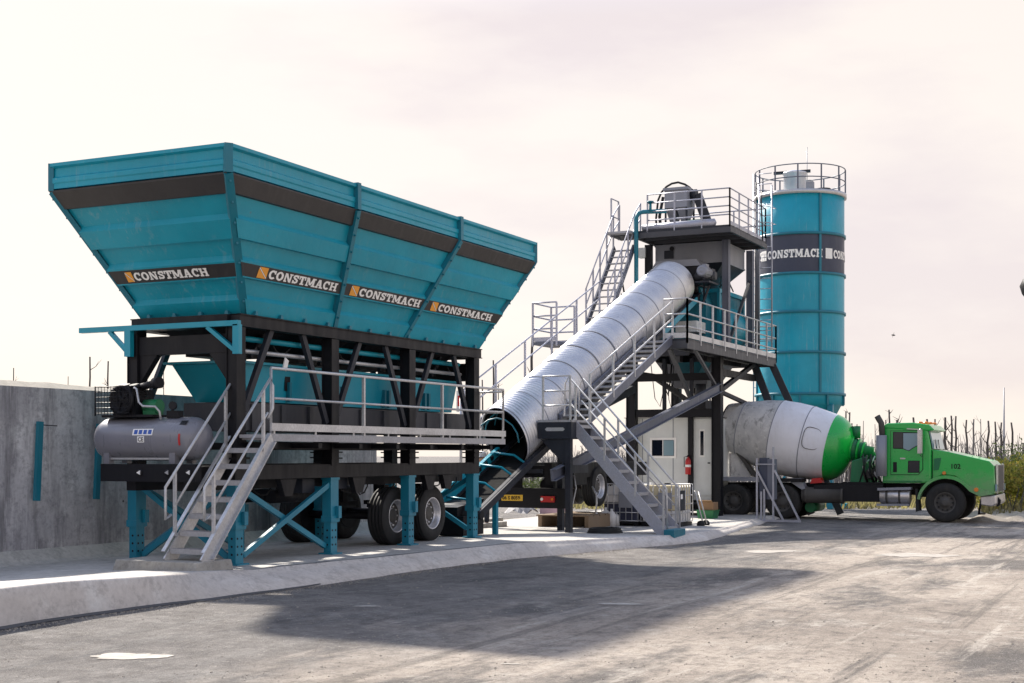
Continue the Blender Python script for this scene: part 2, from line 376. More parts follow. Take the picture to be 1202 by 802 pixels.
def lettering(name, text, mapper, mat, parent, sx, sy, x0=0):
    """mapper(x, y, lift) -> world point"""
    m = MB(); x = x0
    for ch in text:
        st, adv = glyph(ch)
        for k, quads in enumerate(st):
            for q in quads: m.face([mapper(x+px*sx, py*sy, .0012*k) for px, py in q])
        x += adv*sx
    return m.build(name, mat, parent), x
def logo(name, mapper, parent, w, h, y0=0, two=True):
    m = MB()
    if two:
        m.face([mapper(0, y0, 0), mapper(w, y0, 0), mapper(0, y0+h*.86, 0)]); m.face([mapper(w, y0+h*.12, 0), mapper(w, y0+h, 0), mapper(w*.06, y0+h, 0)])
        o = m.build(name, 'orange', parent)
        k = MB(); k.face([mapper(w*.02, y0+h*.88, .001), mapper(w, y0+.02*h, .001), mapper(w, y0+h*.10, .001), mapper(w*.04, y0+h*.97, .001)])
        k.build('mark_stripe', 'letter', o)
    else:
        m.face([mapper(0, y0, 0), mapper(w, y0, 0), mapper(w, y0+h, 0), mapper(0, y0+h, 0)]); o = m.build(name, 'letter', parent)
    return o
def planar(o, xd, yd, nd, lift=.008):
    o = V(o); xd = V(xd).normalized(); yd = V(yd).normalized(); nd = V(nd).normalized()
    return lambda x, y, l=0: o+xd*x+yd*y+nd*(lift+l)
def fonttext(name, body, size, mapper, mat, parent):
    c = bpy.data.curves.new(name, 'FONT'); c.body = body; c.size = size; c.offset = size*.025; c.resolution_u = 3
    o = bpy.data.objects.new(name, c); COL.objects.link(o)
    dg = bpy.context.evaluated_depsgraph_get(); me = bpy.data.meshes.new_from_object(o.evaluated_get(dg))
    bpy.data.objects.remove(o)
    for v in me.vertices: v.co = mapper(v.co.x, v.co.y, 0)
    me.materials.clear(); me.materials.append(M[mat]); me.name = name
    p = bpy.data.objects.new(name, me); COL.objects.link(p); attach(p, parent); return p

# wheels -------------------------------------------------------------
def wheel(parent, c, side, r=.53, w=.36, tyre='rubber', rim='rim', rimr=.30, name='wheel', hub=.0):
    """axle along v; side=-1: outer face looks to -v.  wheel > tyre (itself), rim, nut ring"""
    c = V(c); d = V((0, side, 0)); m = MB(); h = w/2
    prof = [(-h*.8, rimr), (-h, rimr+.05), (-h*.96, r-.07), (-h*.78, r-.012)]
    for k in range(4):
        a = -h*.72+k*(h*1.44/4); b = a+h*1.44/4
        prof += [(a+.004, r), (b-.018, r), (b-.014, r-.014), (b-.002, r-.014)]
    prof += [(h*.74, r), (h*.80, r-.012), (h*.97, r-.07), (h, r-.13), (h*.98, rimr+.04), (h*.86, rimr+.005), (h*.6, rimr)]
    m.lathe(c, d, prof, 48)
    t = m.build(name, tyre, parent)
    m = MB()
    m.lathe(c, d, [(h*.84, rimr+.012), (h*.9, rimr), (h*.86, rimr-.015), (h*.45, rimr-.03), (h*.25, rimr-.05), (h*.05, rimr*.62), (h*.05, rimr*.52), (h*.35+hub, rimr*.45), (h*.40+hub, rimr*.22), (h*.40+hub, 0)], 36)
    for k in range(10):
        a = 2*PI*k/10; p = c+d*(h*.05)+V((math.cos(a), 0, math.sin(a)))*rimr*.6
        m.cyl(p, p+d*.05, .017, 6)
    rm = m.build('rim', rim, t)
    m = MB(); m.lathe(c, d, [(h*.27, rimr-.055), (h*.10, rimr*.60), (h*.10, rimr*.50), (h*.42+hub, rimr*.43), (h*.47+hub, rimr*.2), (h*.47+hub, 0)], 30); m.build('hub', 'rim_dk', rm)
    m = MB(); m.cyl(c-d*h*.8, c-d*(h*.8+.02), rimr+.01, 24); m.build('brake_drum', 'black', t)
    return t

# ================================================================== SETTING
def gz(u, v):
    """height of the yard"""
    a = min(1, max(0, (u+6)/12.)); z = -.205-.02*a
    if u > 6: z -= .03*min(1, (u-6)/16.)
    z += .012*math.sin(u*.9+v*.5)+.010*math.sin(v*1.3-u*.35)
    if v < -20 or u > 60 or v > 30: z += .0
    return z
def grid_axis(lo, hi, near0, near1, step, far):
    xs = []; x = near0
    while x <= near1: xs.append(x); x += step
    g = step; x = near0
    while x > lo: g *= 1.35; x -= g; xs.insert(0, max(x, lo))
    g = step; x = xs[-1]
    while x < hi: g *= 1.35; x += g; xs.append(min(x, hi))
    return xs
us = grid_axis(-700, 900, -16, 34, .5, 0); vs = grid_axis(-800, 800, -14, 8, .5, 0)
m = MB(); G = [[m.bm.verts.new((u, v, gz(u, v) if abs(u) < 60 and abs(v) < 60 else -.26)) for v in vs] for u in us]
for i in range(len(us)-1):
    for j in range(len(vs)-1):
        f = m.bm.faces.new((G[i][j], G[i+1][j], G[i+1][j+1], G[i][j+1])); f.smooth = True
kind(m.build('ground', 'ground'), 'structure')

# concrete apron under the plant
def zs(u): return 0.02 if u < 7 else (0.02-.16*min(1, (u-7)/9.))
EDGE = [(-16, -1.1), (-5.83, -1.24), (-5.06, -1.22), (-4.4, -1.16), (-3.1, -1.17), (-1.95, -.96), (-.5, -.78), (2.3, -1.16), (6, -1.55), (8.5, -2.2), (10.5, -2.75), (12, -3.0), (14, -2.9), (18, -2.4), (22, -1.9), (26, -1.7)]
FOOT = [(-16, -1.2), (-5.6, -1.34), (-4.4, -1.30), (-3.1, -1.32), (-.68, -1.40), (1.55, -1.56), (5.75, -1.82), (8.5, -2.5), (10.5, -3.0), (12, -3.25), (14, -3.1), (18, -2.6), (22, -2.1), (26, -1.9)]
def along(tab, u):
    for (a, b), (c, d) in zip(tab, tab[1:]):
        if a <= u <= c: return b+(d-b)*(u-a)/(c-a)
    return tab[-1][1]
def edge(u): return along(EDGE, u)
rk = random.Random(12)
def zk(u): return zs(u)+.20*max(0, min(1, (-.6-u)/4.4))**.8
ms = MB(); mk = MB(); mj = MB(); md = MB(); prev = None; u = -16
while u <= 26.01:
    e = edge(u)+.02*math.sin(u*2.1)+.012*math.sin(u*5.3)+rk.uniform(-.012, .012); z = zk(u); ft = along(FOOT, u)+.02*math.sin(u*3.3)+rk.uniform(-.015, .015); g = gz(u, ft)
    ci = e+.07
    slab = [(u, ci+(4.2-ci)*k/10, zs(u)+(z-zs(u))*max(0, 1-k/6.)+.004*math.sin(3*u+k)) for k in range(11)]
    kerb = [(u, ft-.02, g-.12), (u, ft, g+.02), (u, lerp((e, 0, 0), (ft, 0, 0), .35)[0], z-(z-g)*.30), (u, e-.02, z-.02), (u, e, z+.006), (u, ci+.01, z+.002)]
    jn = [(u, ci-.012-.012*math.sin(u*4)**2, z+.0075), (u, ci+.022+.02*math.sin(u*1.7)**2, z+.0075)]
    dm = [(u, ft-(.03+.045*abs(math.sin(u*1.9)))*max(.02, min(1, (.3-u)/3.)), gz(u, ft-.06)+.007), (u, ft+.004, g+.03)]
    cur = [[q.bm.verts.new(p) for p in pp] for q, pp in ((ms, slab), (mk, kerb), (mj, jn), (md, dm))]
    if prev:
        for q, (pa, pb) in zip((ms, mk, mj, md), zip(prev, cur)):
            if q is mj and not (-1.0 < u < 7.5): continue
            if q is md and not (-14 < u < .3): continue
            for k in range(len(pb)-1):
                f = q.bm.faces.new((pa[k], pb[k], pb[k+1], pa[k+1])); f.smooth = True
    prev = cur; u += .35
kind(ms.build('concrete_apron', 'slab'), 'structure'); kind(mk.build('kerb', 'kerb'), 'structure'); kind(mj.build('kerb_joint', 'stain'), 'structure'); kind(md.build('painted_kerb_shade', 'stain'), 'structure')  # last strip paints contact shade along the foot of the kerb
m = MB(); m.hexa([(-1.80, -.70, .0), (-.95, -.70, .0), (-.95, .80, .0), (-1.80, .80, .0)], [(-1.76, -.67, .2), (-.98, -.67, .2), (-.98, .76, .2), (-1.76, .76, .2)])
kind(m.build('stair_pad', 'pad', bevel=.015), 'structure')
# kerb strip behind the conveyor with drain slots
m = MB(); m.box(10.2, 14.2, 2.5, 3.1, -.12, .10); m.box(10.6, 13.8, 2.2, 2.498, -.12, .03)
kind(m.build('low_kerb', 'slab', bevel=.02), 'structure')
# slurry splashes and pale dry patches lying on the yard
def patch(cx, cy, a, b, rot, seed, z=None):
    r = random.Random(seed); m = MB(); pts = []
    NP = 46; w1, w2, w3 = r.random()*6, r.random()*6, r.random()*6
    for k in range(NP):
        t = 2*PI*k/NP; q = .72+.14*math.sin(2*t+w1)+.10*math.sin(3*t+w2)+.07*math.sin(7*t+w3)+.13*r.random(); x = a*q*math.cos(t); y = b*q*math.sin(t)
        X = cx+x*math.cos(rot)-y*math.sin(rot); Y = cy+x*math.sin(rot)+y*math.cos(rot)
        pts.append((X, Y, gz(X, Y)+.006))
    c = m.bm.verts.new((cx, cy, gz(cx, cy)+.008)); vs_ = [m.bm.verts.new(p) for p in pts]
    for k in range(NP): m.bm.faces.new((c, vs_[k], vs_[(k+1) % NP]))
    kind(m.build('dried_slurry_patch', 'slurry'), 'structure')
for i, (px, py, a, b) in enumerate([(152, 781, .46, .26), (700, 650, .5, .35), (905, 652, .7, .45), (1075, 655, .9, .6), (728, 717, .34, .16), (430, 722, .2, .10), (600, 790, .10, .05)]):
    p = at('z', -.3, px, py); patch(p.x, p.y, a, b, -1.05+.2*math.sin(i*3), 30+i)

m = MB(); r = random.Random(55)
def pebble(x, y, sz):
    z = gz(x, y); n = 5; top = [m.bm.verts.new((x+sz*.55*math.cos(2*PI*k/n+x)*r.uniform(.7, 1.1), y+sz*.55*math.sin(2*PI*k/n+x)*r.uniform(.7, 1.1), z+sz*r.uniform(.35, .6))) for k in range(n)]
    bot = [m.bm.verts.new((x+sz*math.cos(2*PI*k/n+x)*r.uniform(.7, 1.1), y+sz*math.sin(2*PI*k/n+x)*r.uniform(.7, 1.1), z-.003)) for k in range(n)]
    m.bm.faces.new(top)
    for k in range(n): m.bm.faces.new((bot[k], bot[(k+1) % n], top[(k+1) % n], top[k]))
for i in range(5200):
    t = r.random()**1.5; Y = 10.5+24*t; px = r.uniform(-60, 1260); p = CAM+V((SN*((px-CX)/F)+CS, -CS*((px-CX)/F)+SN, 0))*Y
    if p.y < along(FOOT, max(-16, min(26, p.x)))-.05: pebble(p.x, p.y, r.choice((.005, .006, .008, .01, .012, .02 if r.random() < .25 else .009)))
for i in range(2600):
    u = r.uniform(-8, 13); v = along(FOOT, u)-.03-abs(r.gauss(0, .16)); pebble(u, v, r.uniform(.006, .016))
kind(m.build('loose_gravel', 'gravel'), 'stuff', 'loose grit and small stones scattered over the yard', 'gravel')
# retaining wall and what lies behind it
w = thing('retaining_wall', (-3, 3.3, -.3), 'long grey board-marked concrete retaining wall behind the silver air tank', 'wall')
m = MB(); m.box(-15, 9.2, 3.15, 3.5, -.4, 2.72); wf = m.build('wall_face', 'wall', w)
for k in range(6):
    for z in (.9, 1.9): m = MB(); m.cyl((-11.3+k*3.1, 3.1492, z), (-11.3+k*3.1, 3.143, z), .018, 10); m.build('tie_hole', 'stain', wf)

m = MB(); m.prism([(3.149, .0), (3.149, .22), (2.95, .06), (2.8, .0)], 'u', -15, 9.1); m.build('footing', 'slab', w)
m = MB(); r = random.Random(3); prev = None
for i in range(60):
    u = -15+24.*i/59; h = 2.74+.10*max(0, math.sin(u*.35+2.2))+.04*r.random()
    cur = [m.bm.verts.new((u, 3.42, 2.70)), m.bm.verts.new((u, 3.8, h)), m.bm.verts.new((u, 5.5, h+.02+.1*r.random())), m.bm.verts.new((u, 12, h-.25)), m.bm.verts.new((u, 16, -.4))]
    if prev:
        for k in range(4): m.bm.faces.new((prev[k], cur[k], cur[k+1], prev[k+1]))
    prev = cur
kind(m.build('aggregate_heap', 'gravel'), 'stuff', 'tan aggregate heaped up behind the concrete wall', 'gravel')
for i, (px, y0, y1, lab) in enumerate([(44, 495, 588, 'narrow teal steel bar leaning on the bare stretch of concrete wall'), (114, 498, 586, 'teal steel bar on the concrete wall just left of the grey air tank')]):
    a = at('v', 3.06, px+3, y0); b = at('v', 3.02, px-1, y1)
    o = thing('steel_bar', (b.x, b.y, b.z), lab, 'steel bar')
    m = MB(); m.bar(a, b, .10, .06, up=(0, 1, 0)); m.build('bar', 'teal_dark', o)
    m = MB(); m.pipe([a-V((0, 0, .05)), a+V((.35, -.01, -.06))], .008, 5); m.pipe([a-V((0, 0, .05)), a+V((0, .12, -.05))], .008, 5); m.build('tie_rod', 'black', o)

# ================================================================== AGGREGATE BIN TRAILER
T = thing('aggregate_bin_trailer', (3.9, .95, 0), 'huge teal aggregate hopper on black wheeled frame with teal legs', 'batching trailer')
PU = (0., 2.57, 5.14, 7.7); PV = (0., 1.9)
ZB, ZM, ZT = 3.80, 5.64, 6.05
b0 = V((.2, 0, ZB)); b1 = V((7.87, 0, ZB)); b2 = V((7.87, 1.9, ZB)); b3 = V((.2, 1.9, ZB))
m0 = V((-1.18, -.76, ZM)); m1 = V((9.04, -.76, ZM)); m2 = V((9.04, 2.52, ZM)); m3 = V((-1.18, 2.52, ZM))
PROF = [(0, .04, 1), (.125, .04, 1), (.14, -.015, 0), (.272, -.015, 0), (.296, .06, 0), (.43, .06, 0), (.445, -.015, 0), (.562, -.015, 0), (.586, .06, 0), (.60, .06, 1), (.70, .06, 0), (.71, .06, 0), (.725, -.015, 0), (.848, -.015, 0), (.872, .06, 0), (1., .06, 0)]
RIM = [(ZT, -.03), (ZT, .055), (ZT-.05, .055), (ZT-.075, .0), (ZT-.20, .0), (ZT-.225, .035), (ZT-.29, .035), (ZT-.31, .02), (ZM+.03, .02), (ZM+.028, -.05), (ZM+.004, -.05), (ZM+.002, .035)]
def hopper_wall(m, P0, P1, Q0, Q1, out, inset):
    n = (P1-P0).cross(Q0-P0).normalized()
    if n.dot(out) < 0: n = -n
    prev = None
    e = (P1-P0).normalized()
    rows = []
    for z, d in RIM: rows.append((V((P0.x, P0.y, z))+out*d, V((P1.x, P1.y, z))+out*d, 0, z))
    for t, d, k in PROF: rows.append((lerp(P0, Q0, t)+n*d, lerp(P1, Q1, t)+n*d, k, None))
    for i in range(len(rows)-1):
        a, b, k, z = rows[i]; c, d, _, _ = rows[i+1]
        dark = k if z is None else 0
        if i == len(RIM)-1: dark = 1
        m.mi = 2 if (z is not None and i in (9,)) else dark
        N_ = 10   # slight panel waviness
        for q in range(N_):
            m.face([lerp(a, b, q/N_), lerp(a, b, (q+1)/N_), lerp(c, d, (q+1)/N_), lerp(c, d, q/N_)])
    m.mi = 0
    return n
m = MB()
nS = hopper_wall(m, m0, m1, b0, b1, V((0, -1, 0)), 0); nF = hopper_wall(m, m3, m0, b3, b0, V((-1, 0, 0)), 0)
nL = hopper_wall(m, m2, m3, b2, b3, V((0, 1, 0)), 0); nR = hopper_wall(m, m1, m2, b1, b2, V((1, 0, 0)), 0)
hop = m.build('hopper', ['teal_hopper', 'stripe', 'black'], T)
# inner skins so the bin is not paper thin from above
m = MB()
for (P0, P1, Q0, Q1, c) in ((m0, m1, b0, b1, V((0, .06, 0))), (m3, m0, b3, b0, V((.06, 0, 0))), (m2, m3, b2, b3, V((0, -.06, 0))), (m1, m2, b1, b2, V((-.06, 0, 0)))):
    z = V((0, 0, ZT-ZM)); m.face([P0+z+c, P1+z+c, P1+c, P0+c]); m.face([P0+c, P1+c, Q1+c, Q0+c])
m.box(.2, 7.87, .05, 1.85, ZB-.02, ZB+.02); m.build('hopper_lining', 'teal_dark', T)
# ribs: corners and bay seams
def rib(pts, n1, w=.11, d=.10):
    m = MB()
    for a, b in zip(pts, pts[1:]): m.bar(a, b, w, d, up=n1)
    L = (pts[2]-pts[1]).length
    for k in range(7):
        p = lerp(pts[1], pts[2], .06+.14*k)+V(n1).normalized()*(d*.5)
        m.bar(p, p+V(n1).normalized()*.03, .03, .03)
    m.build('seam_rib', 'teal_dark', hop)
dz = V((0, 0, ZT-ZM+.02))
for P, Q, n in ((m0, b0, V((-.6, -.8, 0))), (m1, b1, V((.6, -.8, 0))), (m2, b2, V((.6, .8, 0))), (m3, b3, V((-.6, .8, 0)))):
    rib([P+dz-V((0, 0, .02)), P, Q], n, .12, .08)
for (ua, ub) in ((2.14, 2.60), (5.68, 4.90)):
    for P, Q, n in ((V((ua, -.78, ZM)), V((ub, -.02, ZB)), nS), (V((ua, 2.54, ZM)), V((ub, 1.92, ZB)), nL)): rib([P+dz, P, Q], n, .10, .13)
# lettering on the dark stripe
WORD = 'CONSTMACH'; WW = word_width(WORD)
def letters_on(P0, P1, Q0, Q1, n, ua, ub, hgt, lf=1.7):
    """ua, ub: fractions along the edge at t=.65 where mark starts and word ends"""
    A = lerp(P0, Q0, .65); B = lerp(P1, Q1, .65); xd = (B-A).normalized(); yd = (P0-Q0); yd = (yd-xd*yd.dot(xd)).normalized()
    L = (B-A).length; mp = planar(A+n*.06-yd*hgt*.5, xd, yd, n, .006)
    x0 = ua*L; x1 = ub*L; lw = hgt*lf
    off = lambda x, y, l=0: mp(x+x0, y, l)
    logo('logo_mark', off, hop, lw, hgt*1.25, -hgt*.12)
    sx = (x1-x0-lw*1.18)/WW
    lettering('lettering', WORD, lambda x, y, l=0: mp(x+x0+lw*1.18, y, l), 'letter', hop, sx, hgt)
def frac_side(px, py):
    d = CAM; A = lerp(m0, b0, .65); B = lerp(m1, b1, .65)
    p = at('v', A.y, px, py); return (p.x-A.x)/(B.x-A.x)
for (pa, ya, pb, yb) in ((299, 318, 392, 334), (408, 338, 490, 356), (503, 356, 574, 374)):
    letters_on(m0, m1, b0, b1, nS, frac_side(pa, ya), frac_side(pb, yb), .138)
A = lerp(m3, b3, .65); B = lerp(m0, b0, .65)
def frac_front(px, py): p = at('u', A.x, px, py); return (p.y-A.y)/(B.y-A.y)
letters_on(m3, m0, b3, b0, nF, frac_front(151, 322), frac_front(247, 314), .138, .95)
# top frame
m = MB()
for v in PV: m.box(-.02, 7.92, v-.09, v+.09, 3.62, 3.795)
m.box(-.1, .1, .09, 1.81, 3.60, 3.79); m.box(7.75, 7.94, .09, 1.81, 3.60, 3.79)
for v in PV:
    for z in (3.618, 3.79): m.box(-.02, 7.92, v-.115, v+.115, z-.008, z+.008)
m.build('top_frame', 'black', T)
for k in range(12):
    u = .35+k*.66; m = MB(); m.prism([(u-.04, 3.80), (u+.04, 3.80), (u+.02, 3.86), (u-.02, 3.86)], 'v', -.13, -.07); m.build('hopper_bracket', 'teal_dark', T)
for k in range(4):
    v = .2+k*.5; m = MB(); m.prism([(v-.04, 3.80), (v+.04, 3.80), (v+.02, 3.86), (v-.02, 3.86)], 'u', 0.03, .10); m.build('hopper_bracket', 'teal_dark', T)
for u in PU:
    for v in PV:
        m = MB(); w = .11
        m.box(u-w, u+w, v-.10, v-.085, 1.5, 3.6); m.box(u-w, u+w, v+.085, v+.10, 1.5, 3.6); m.box(u-.09, u+.09, v-.085, v+.085, 1.5, 3.6)
        for z in (1.72, 1.62): m.box(u-.16, u+.16, v-.14, v+.14, z-.012, z+.012)
        m.build('support_post', 'black', T)
for v in PV:
    for k, u in enumerate(PU):
        for sgn in (-1, 1):
            if (k == 0 and sgn < 0) or (k == 3 and sgn > 0): continue
            m = MB(); m.bar((u+sgn*.16, v-.02, 2.2 if sgn < 0 else 2.35), (u+sgn*.86, v-.02, 3.62), .10, .07, up=(0, 1, 0)); m.build('diagonal_brace', 'steel', T)
m = MB(); m.box(-.07, .07, .11, 1.79, 3.22, 3.50)
m.prism([(1.79, 3.22), (1.45, 3.22), (1.79, 2.78)], 'u', -.06, .06); m.prism([(.11, 3.22), (.45, 3.22), (.11, 2.78)], 'u', -.06, .06)
m.build('end_plate', 'black', T)
m = MB(); m.box(7.65, 7.78, .11, 1.79, 3.15, 3.50); m.build('end_plate', 'black', T)
# teal awning bar at the front end
m = MB(); m.box(-.20, -.11, -.18, 2.90, 3.60, 3.68)
m.bar((-.155, 2.30, 3.60), (-.155, 1.94, 3.27), .07, .06); m.bar((-.155, .40, 3.60), (-.155, -.10, 3.24), .07, .06)
m.box(-.2, -.112, -.2, -.09, 3.18, 3.62); m.box(-.2, -.112, 1.86, 1.98, 3.2, 3.6)
m.build('front_bar', 'teal', T)
# under-hopper gates, pipes
for k in range(4):
    u = .95+k*1.93
    m = MB(); m.hexa([(u-.38, .62, 3.30), (u+.38, .62, 3.30), (u+.38, 1.28, 3.30), (u-.38, 1.28, 3.30)], [(u-.8, .12, 3.78), (u+.8, .12, 3.78), (u+.8, 1.78, 3.78), (u-.8, 1.78, 3.78)])
    m.box(u-.45, u+.45, .55, 1.35, 3.22, 3.298)
    m.build('discharge_gate', 'black', T)
    m = MB(); m.bar((u-.2, .30, 3.2), (u+.25, .34, 3.62), .06); m.cyl((u-.02, .31, 3.36), (u+.16, .33, 3.53), .05, 10); m.build('air_ram', 'steel', T)
    m = MB(); pts = [(u+.3+.1*i, .22+.02*math.sin(i*2), 3.42-.14*math.sin(PI*i/5)) for i in range(6)]; m.pipe(pts, .014, 6); m.build('hose', 'rubber', T)
m = MB(); m.pipe([(.3, .16, 3.46), (7.4, .16, 3.46)], .045, 10); m.build('supply_pipe', 'teal', T)
m = MB(); m.pipe([(.3, .16, 3.27), (7.5, .16, 3.27)], .035, 10); m.build('conduit_pipe', 'galv', T)
p = at('v', .1, 334, 427); m = MB(); m.hexa([(p.x-.07, .08, p.z-.10), (p.x+.03, .08, p.z-.12), (p.x+.09, .08, p.z+.05), (p.x+.0, .08, p.z+.10)], [(p.x-.07, .1, p.z-.10), (p.x+.03, .1, p.z-.12), (p.x+.09, .1, p.z+.05), (p.x+.0, .1, p.z+.10)]); m.build('tag_plate', 'letter', T)
# weigh hopper over belt
m = MB(); m.hexa([(.95, .42, 2.52), (7.6, .42, 2.52), (7.6, 1.50, 2.52), (.95, 1.50, 2.52)], [(.55, .36, 3.10), (7.72, .36, 3.10), (7.72, 1.66, 3.10), (.55, 1.66, 3.10)])
wh = m.build('weigh_hopper', 'teal', T)
m = MB(); m.box(.42, 7.75, .28, 1.74, 3.102, 3.14); m.build('flange', 'teal', wh)
for u in (1.9, 3.35, 3.5, 4.9, 5.05, 6.4, 6.55): m = MB(); m.box(u-.03, u+.03, .33, .395, 2.54, 2.86); m.build('stiffener', 'teal_dark', wh)
m = MB(); m.box(1.8, 1.95, .375, .385, 2.72, 2.98); m.build('gate_slot', 'black', wh)
m = MB(); m.box(.7, 8.3, .40, 1.55, 2.06, 2.50)
for k in range(9): m.box(.9+k*.8, .98+k*.8, .36, .398, 2.05, 2.48)
m.build('belt_housing', 'mid_dk', T)
m = MB(); m.cyl((8.25, .45, 2.2), (8.25, 1.5, 2.2), .2, 20); m.build('belt_roller', 'rubber', T)
# chassis
m = MB()
for v in PV: m.box(-.12, 7.85, v-.08, v+.08, 1.30, 1.52)
for v in (.5, 1.4): m.box(-.70, 8.05, v-.09, v+.09, 1.14, 1.50)
for u in (.4, 1.7, 3.0, 4.3, 5.6, 6.9): m.box(u-.05, u+.05, .09, 1.81, 1.36, 1.50)
for u in (1.3, 3.4, 5.9, 6.6): m.prism([(u-.22, 1.29), (u+.22, 1.29), (u+.10, 1.02), (u-.10, 1.02)], 'v', -.05, .05)
m.build('chassis', 'black', T)
m = MB(); m.box(-.86, -.72, .07, at('u', -.86, 118, 555).y, 1.28, 1.54); fb = m.build('front_beam', 'black', T)
for px, k in ((164, 'letter'), (197, 'blue'), (222, 'amber')):
    p = at('u', -.862, px, 555); m = MB()
    m.lathe((-.861, p.y, p.z), (-1, 0, 0), [(0, .055), (.02, .05), (.03, 0)], 16); lm = m.build('marker_light', 'black', fb)
    m = MB(); m.prism([(p.y-.03, p.z-.03), (p.y+.035, p.z), (p.y-.03, p.z+.035)], 'u', -.898, -.885); m.build('reflector', 'letter' if k != 'blue' else 'galv', lm)
m = MB()
for v in PV: m.box(-.05, 7.95, v-.07, v+.07, 1.76, 1.88)
for u in (.2, 1.4, 2.6, 3.8, 5.0, 6.2, 7.4): m.box(u-.05, u+.05, -.58, 1.83, 1.78, 1.86)
m.build('deck_frame', 'black', T)
for k, u in enumerate((1.9, 2.9)):
    m = MB(); m.box(u, u+.35, .1, .3, 1.05+.05*k, 1.28); m.build('control_box', 'steel', T)
# legs and braces
for u in PU:
    for v in PV:
        m = MB(); m.box(u-.115, u+.115, v-.085, v+.085, .55, 1.29); m.box(u-.13, u+.13, v-.10, v+.10, 1.26, 1.298)
        m.box(u-.128, u+.128, v-.10, v+.10, .56, .66); m.box(u+.02, u+.11, v-.15, v-.09, .62, .82)
        lg = m.build('leg', 'teal_leg', T)
        m = MB(); m.box(u-.095, u+.095, v-.07, v+.07, .03, .56); m.box(u-.15, u+.15, v-.14, v+.14, .02, .045); m.mi = 1
        for z in (.18, .30, .42):
            for du in (-.05, .05): m.cyl((u+du, v-.069, z), (u+du, v-.074, z), .018, 8)
            m.cyl((u-.094, v, z), (u-.099, v, z), .018, 8)
        m.build('foot', ['teal_leg', 'black'], lg)
def xbrace(p0, p1, z0, z1, off):
    for a, b, k in ((z0, z1, 0), (z1, z0, 1)):
        m = MB(); A = V((*p0, a)); B = V((*p1, b)); o = V(off)*(k-.5); m.bar(A+o, B+o, .085, .06, up=off); m.build('cross_brace', 'teal_leg', T)
for v in PV: xbrace((.12, v), (2.45, v), .16, 1.18, (0, .07, 0))
xbrace((0, .1), (0, 1.8), .12, 1.2, (.07, 0, 0)); xbrace((7.7, .1), (7.7, 1.8), .2, 1.2, (.07, 0, 0))
for u in (5.08, 6.42):
    wheel(T, (u, .36, .55), -1, .53, .40); wheel(T, (u-.1, 2.22, .55), 1, .53, .40)
    m = MB(); m.cyl((u, .5, .55), (u-.1, 2.1, .55), .075, 12); m.box(u-.5, u+.5, .46, .54, .72, .80); m.box(u-.5, u+.5, 1.36, 1.44, .72, .80); m.box(u-.08, u+.08, .42, .58, .8, 1.12); m.box(u-.08, u+.08, 1.32, 1.48, .8, 1.12); m.build('axle', 'black', T)
m = MB()
for k in range(3): m.cyl((2.0+.02*k, .8+.3*k, .98), (3.1, .8+.3*k, .98), .11, 14)
m.build('air_reservoir', 'black', T)
r = random.Random(11)
for k in range(9):
    u = 1.2+k*.75; v = .3+.6*r.random(); pts = [(u+.5*i/6, v+.05*math.sin(i), 1.22-.22*math.sin(PI*i/6)*r.uniform(.6, 1.2)) for i in range(7)]; m = MB(); m.pipe(pts, .014, 5); m.build('air_line', 'rubber', T)
# platform with guardrail
m = MB(); m.box(.02, 7.93, -.60, -.10, 1.90, 1.96)
for k in range(40): m.box(.06+k*.195, .09+k*.195, -.59, -.11, 1.962, 1.985)
m.box(.02, 7.93, -.625, -.602, 1.88, 1.99)
m.build('platform_deck', 'tread', T)
m = MB(); m.box(.04, 7.93, -.635, -.605, 2.035, 2.15)
for k in range(8): m.box(.1+k*1.1, .14+k*1.1, -.62, -.605, 1.95, 2.1)
m.build('toe_board', 'galv', T)
g = MB()
top, mid = 2.97, 2.52
g.pipe([(.06, -.6, 1.9), (.06, -.6, top), (7.88, -.6, top), (7.88, -.6, 1.9)], .024, 8)
g.pipe([(.06, -.6, mid), (7.88, -.6, mid)], .02, 8)
for u in (2.65, 5.35): g.bar((u, -.6, 1.88), (u, -.6, top), .045)
for z in (top-.04, mid): g.pipe([(7.9, -.56, z), (7.9, -.05, z)], .02, 8)
g.bar((7.9, -.05, 1.9), (7.9, -.05, top-.02), .045)
g.build('guardrail', 'galv', T)
# staircase
def stair_side(v, name='stringer'):
    m = MB(); d = V((1.55, 0, 1.72)).normalized(); n = V((-d.z, 0, d.x))*.10
    a = V((-1.52, v, .26)); b = V((.02, v, 1.93))
    m.prism([((a-n).x, .2), ((a-n).x+.12, .2), ((b-n).x, (b-n).z-.02), (.03, 1.98), ((b+n).x+.06, 1.98), ((a+n).x-.02, (a+n).z-.1), ((a+n).x, .2)], 'v', v-.012, v+.012)
    f = -.03 if v < -.3 else .03
    m.bar(a-n*.9+V((.06, f, .02)), b-n*.9+V((0, f, 0)), .06, .015, up=n); m.bar(a+n*.95+V((0, f, 0)), b+n*.95+V((0, f, 0)), .06, .015, up=n)
    return m.build(name, 'galv', st)
m = MB()
st = None
m.box(-.05, .03, -.60, -.0, 1.93, 1.98); st = m.build('staircase', 'tread', T)
stair_side(-.62); stair_side(.02)
for k in range(7):
    t = (k+.25)/7.2; u = -1.50+1.5*t; z = .26+1.70*t; m = MB()
    m.box(u-.05, u+.19, -.6, .0, z, z+.035); m.box(u-.055, u-.05, -.6, .0, z-.03, z+.04)
    for q in range(10): m.box(u-.045, u+.185, -.575+q*.06, -.57+q*.06, z+.036, z+.044)
    m.build('tread', 'tread', st)
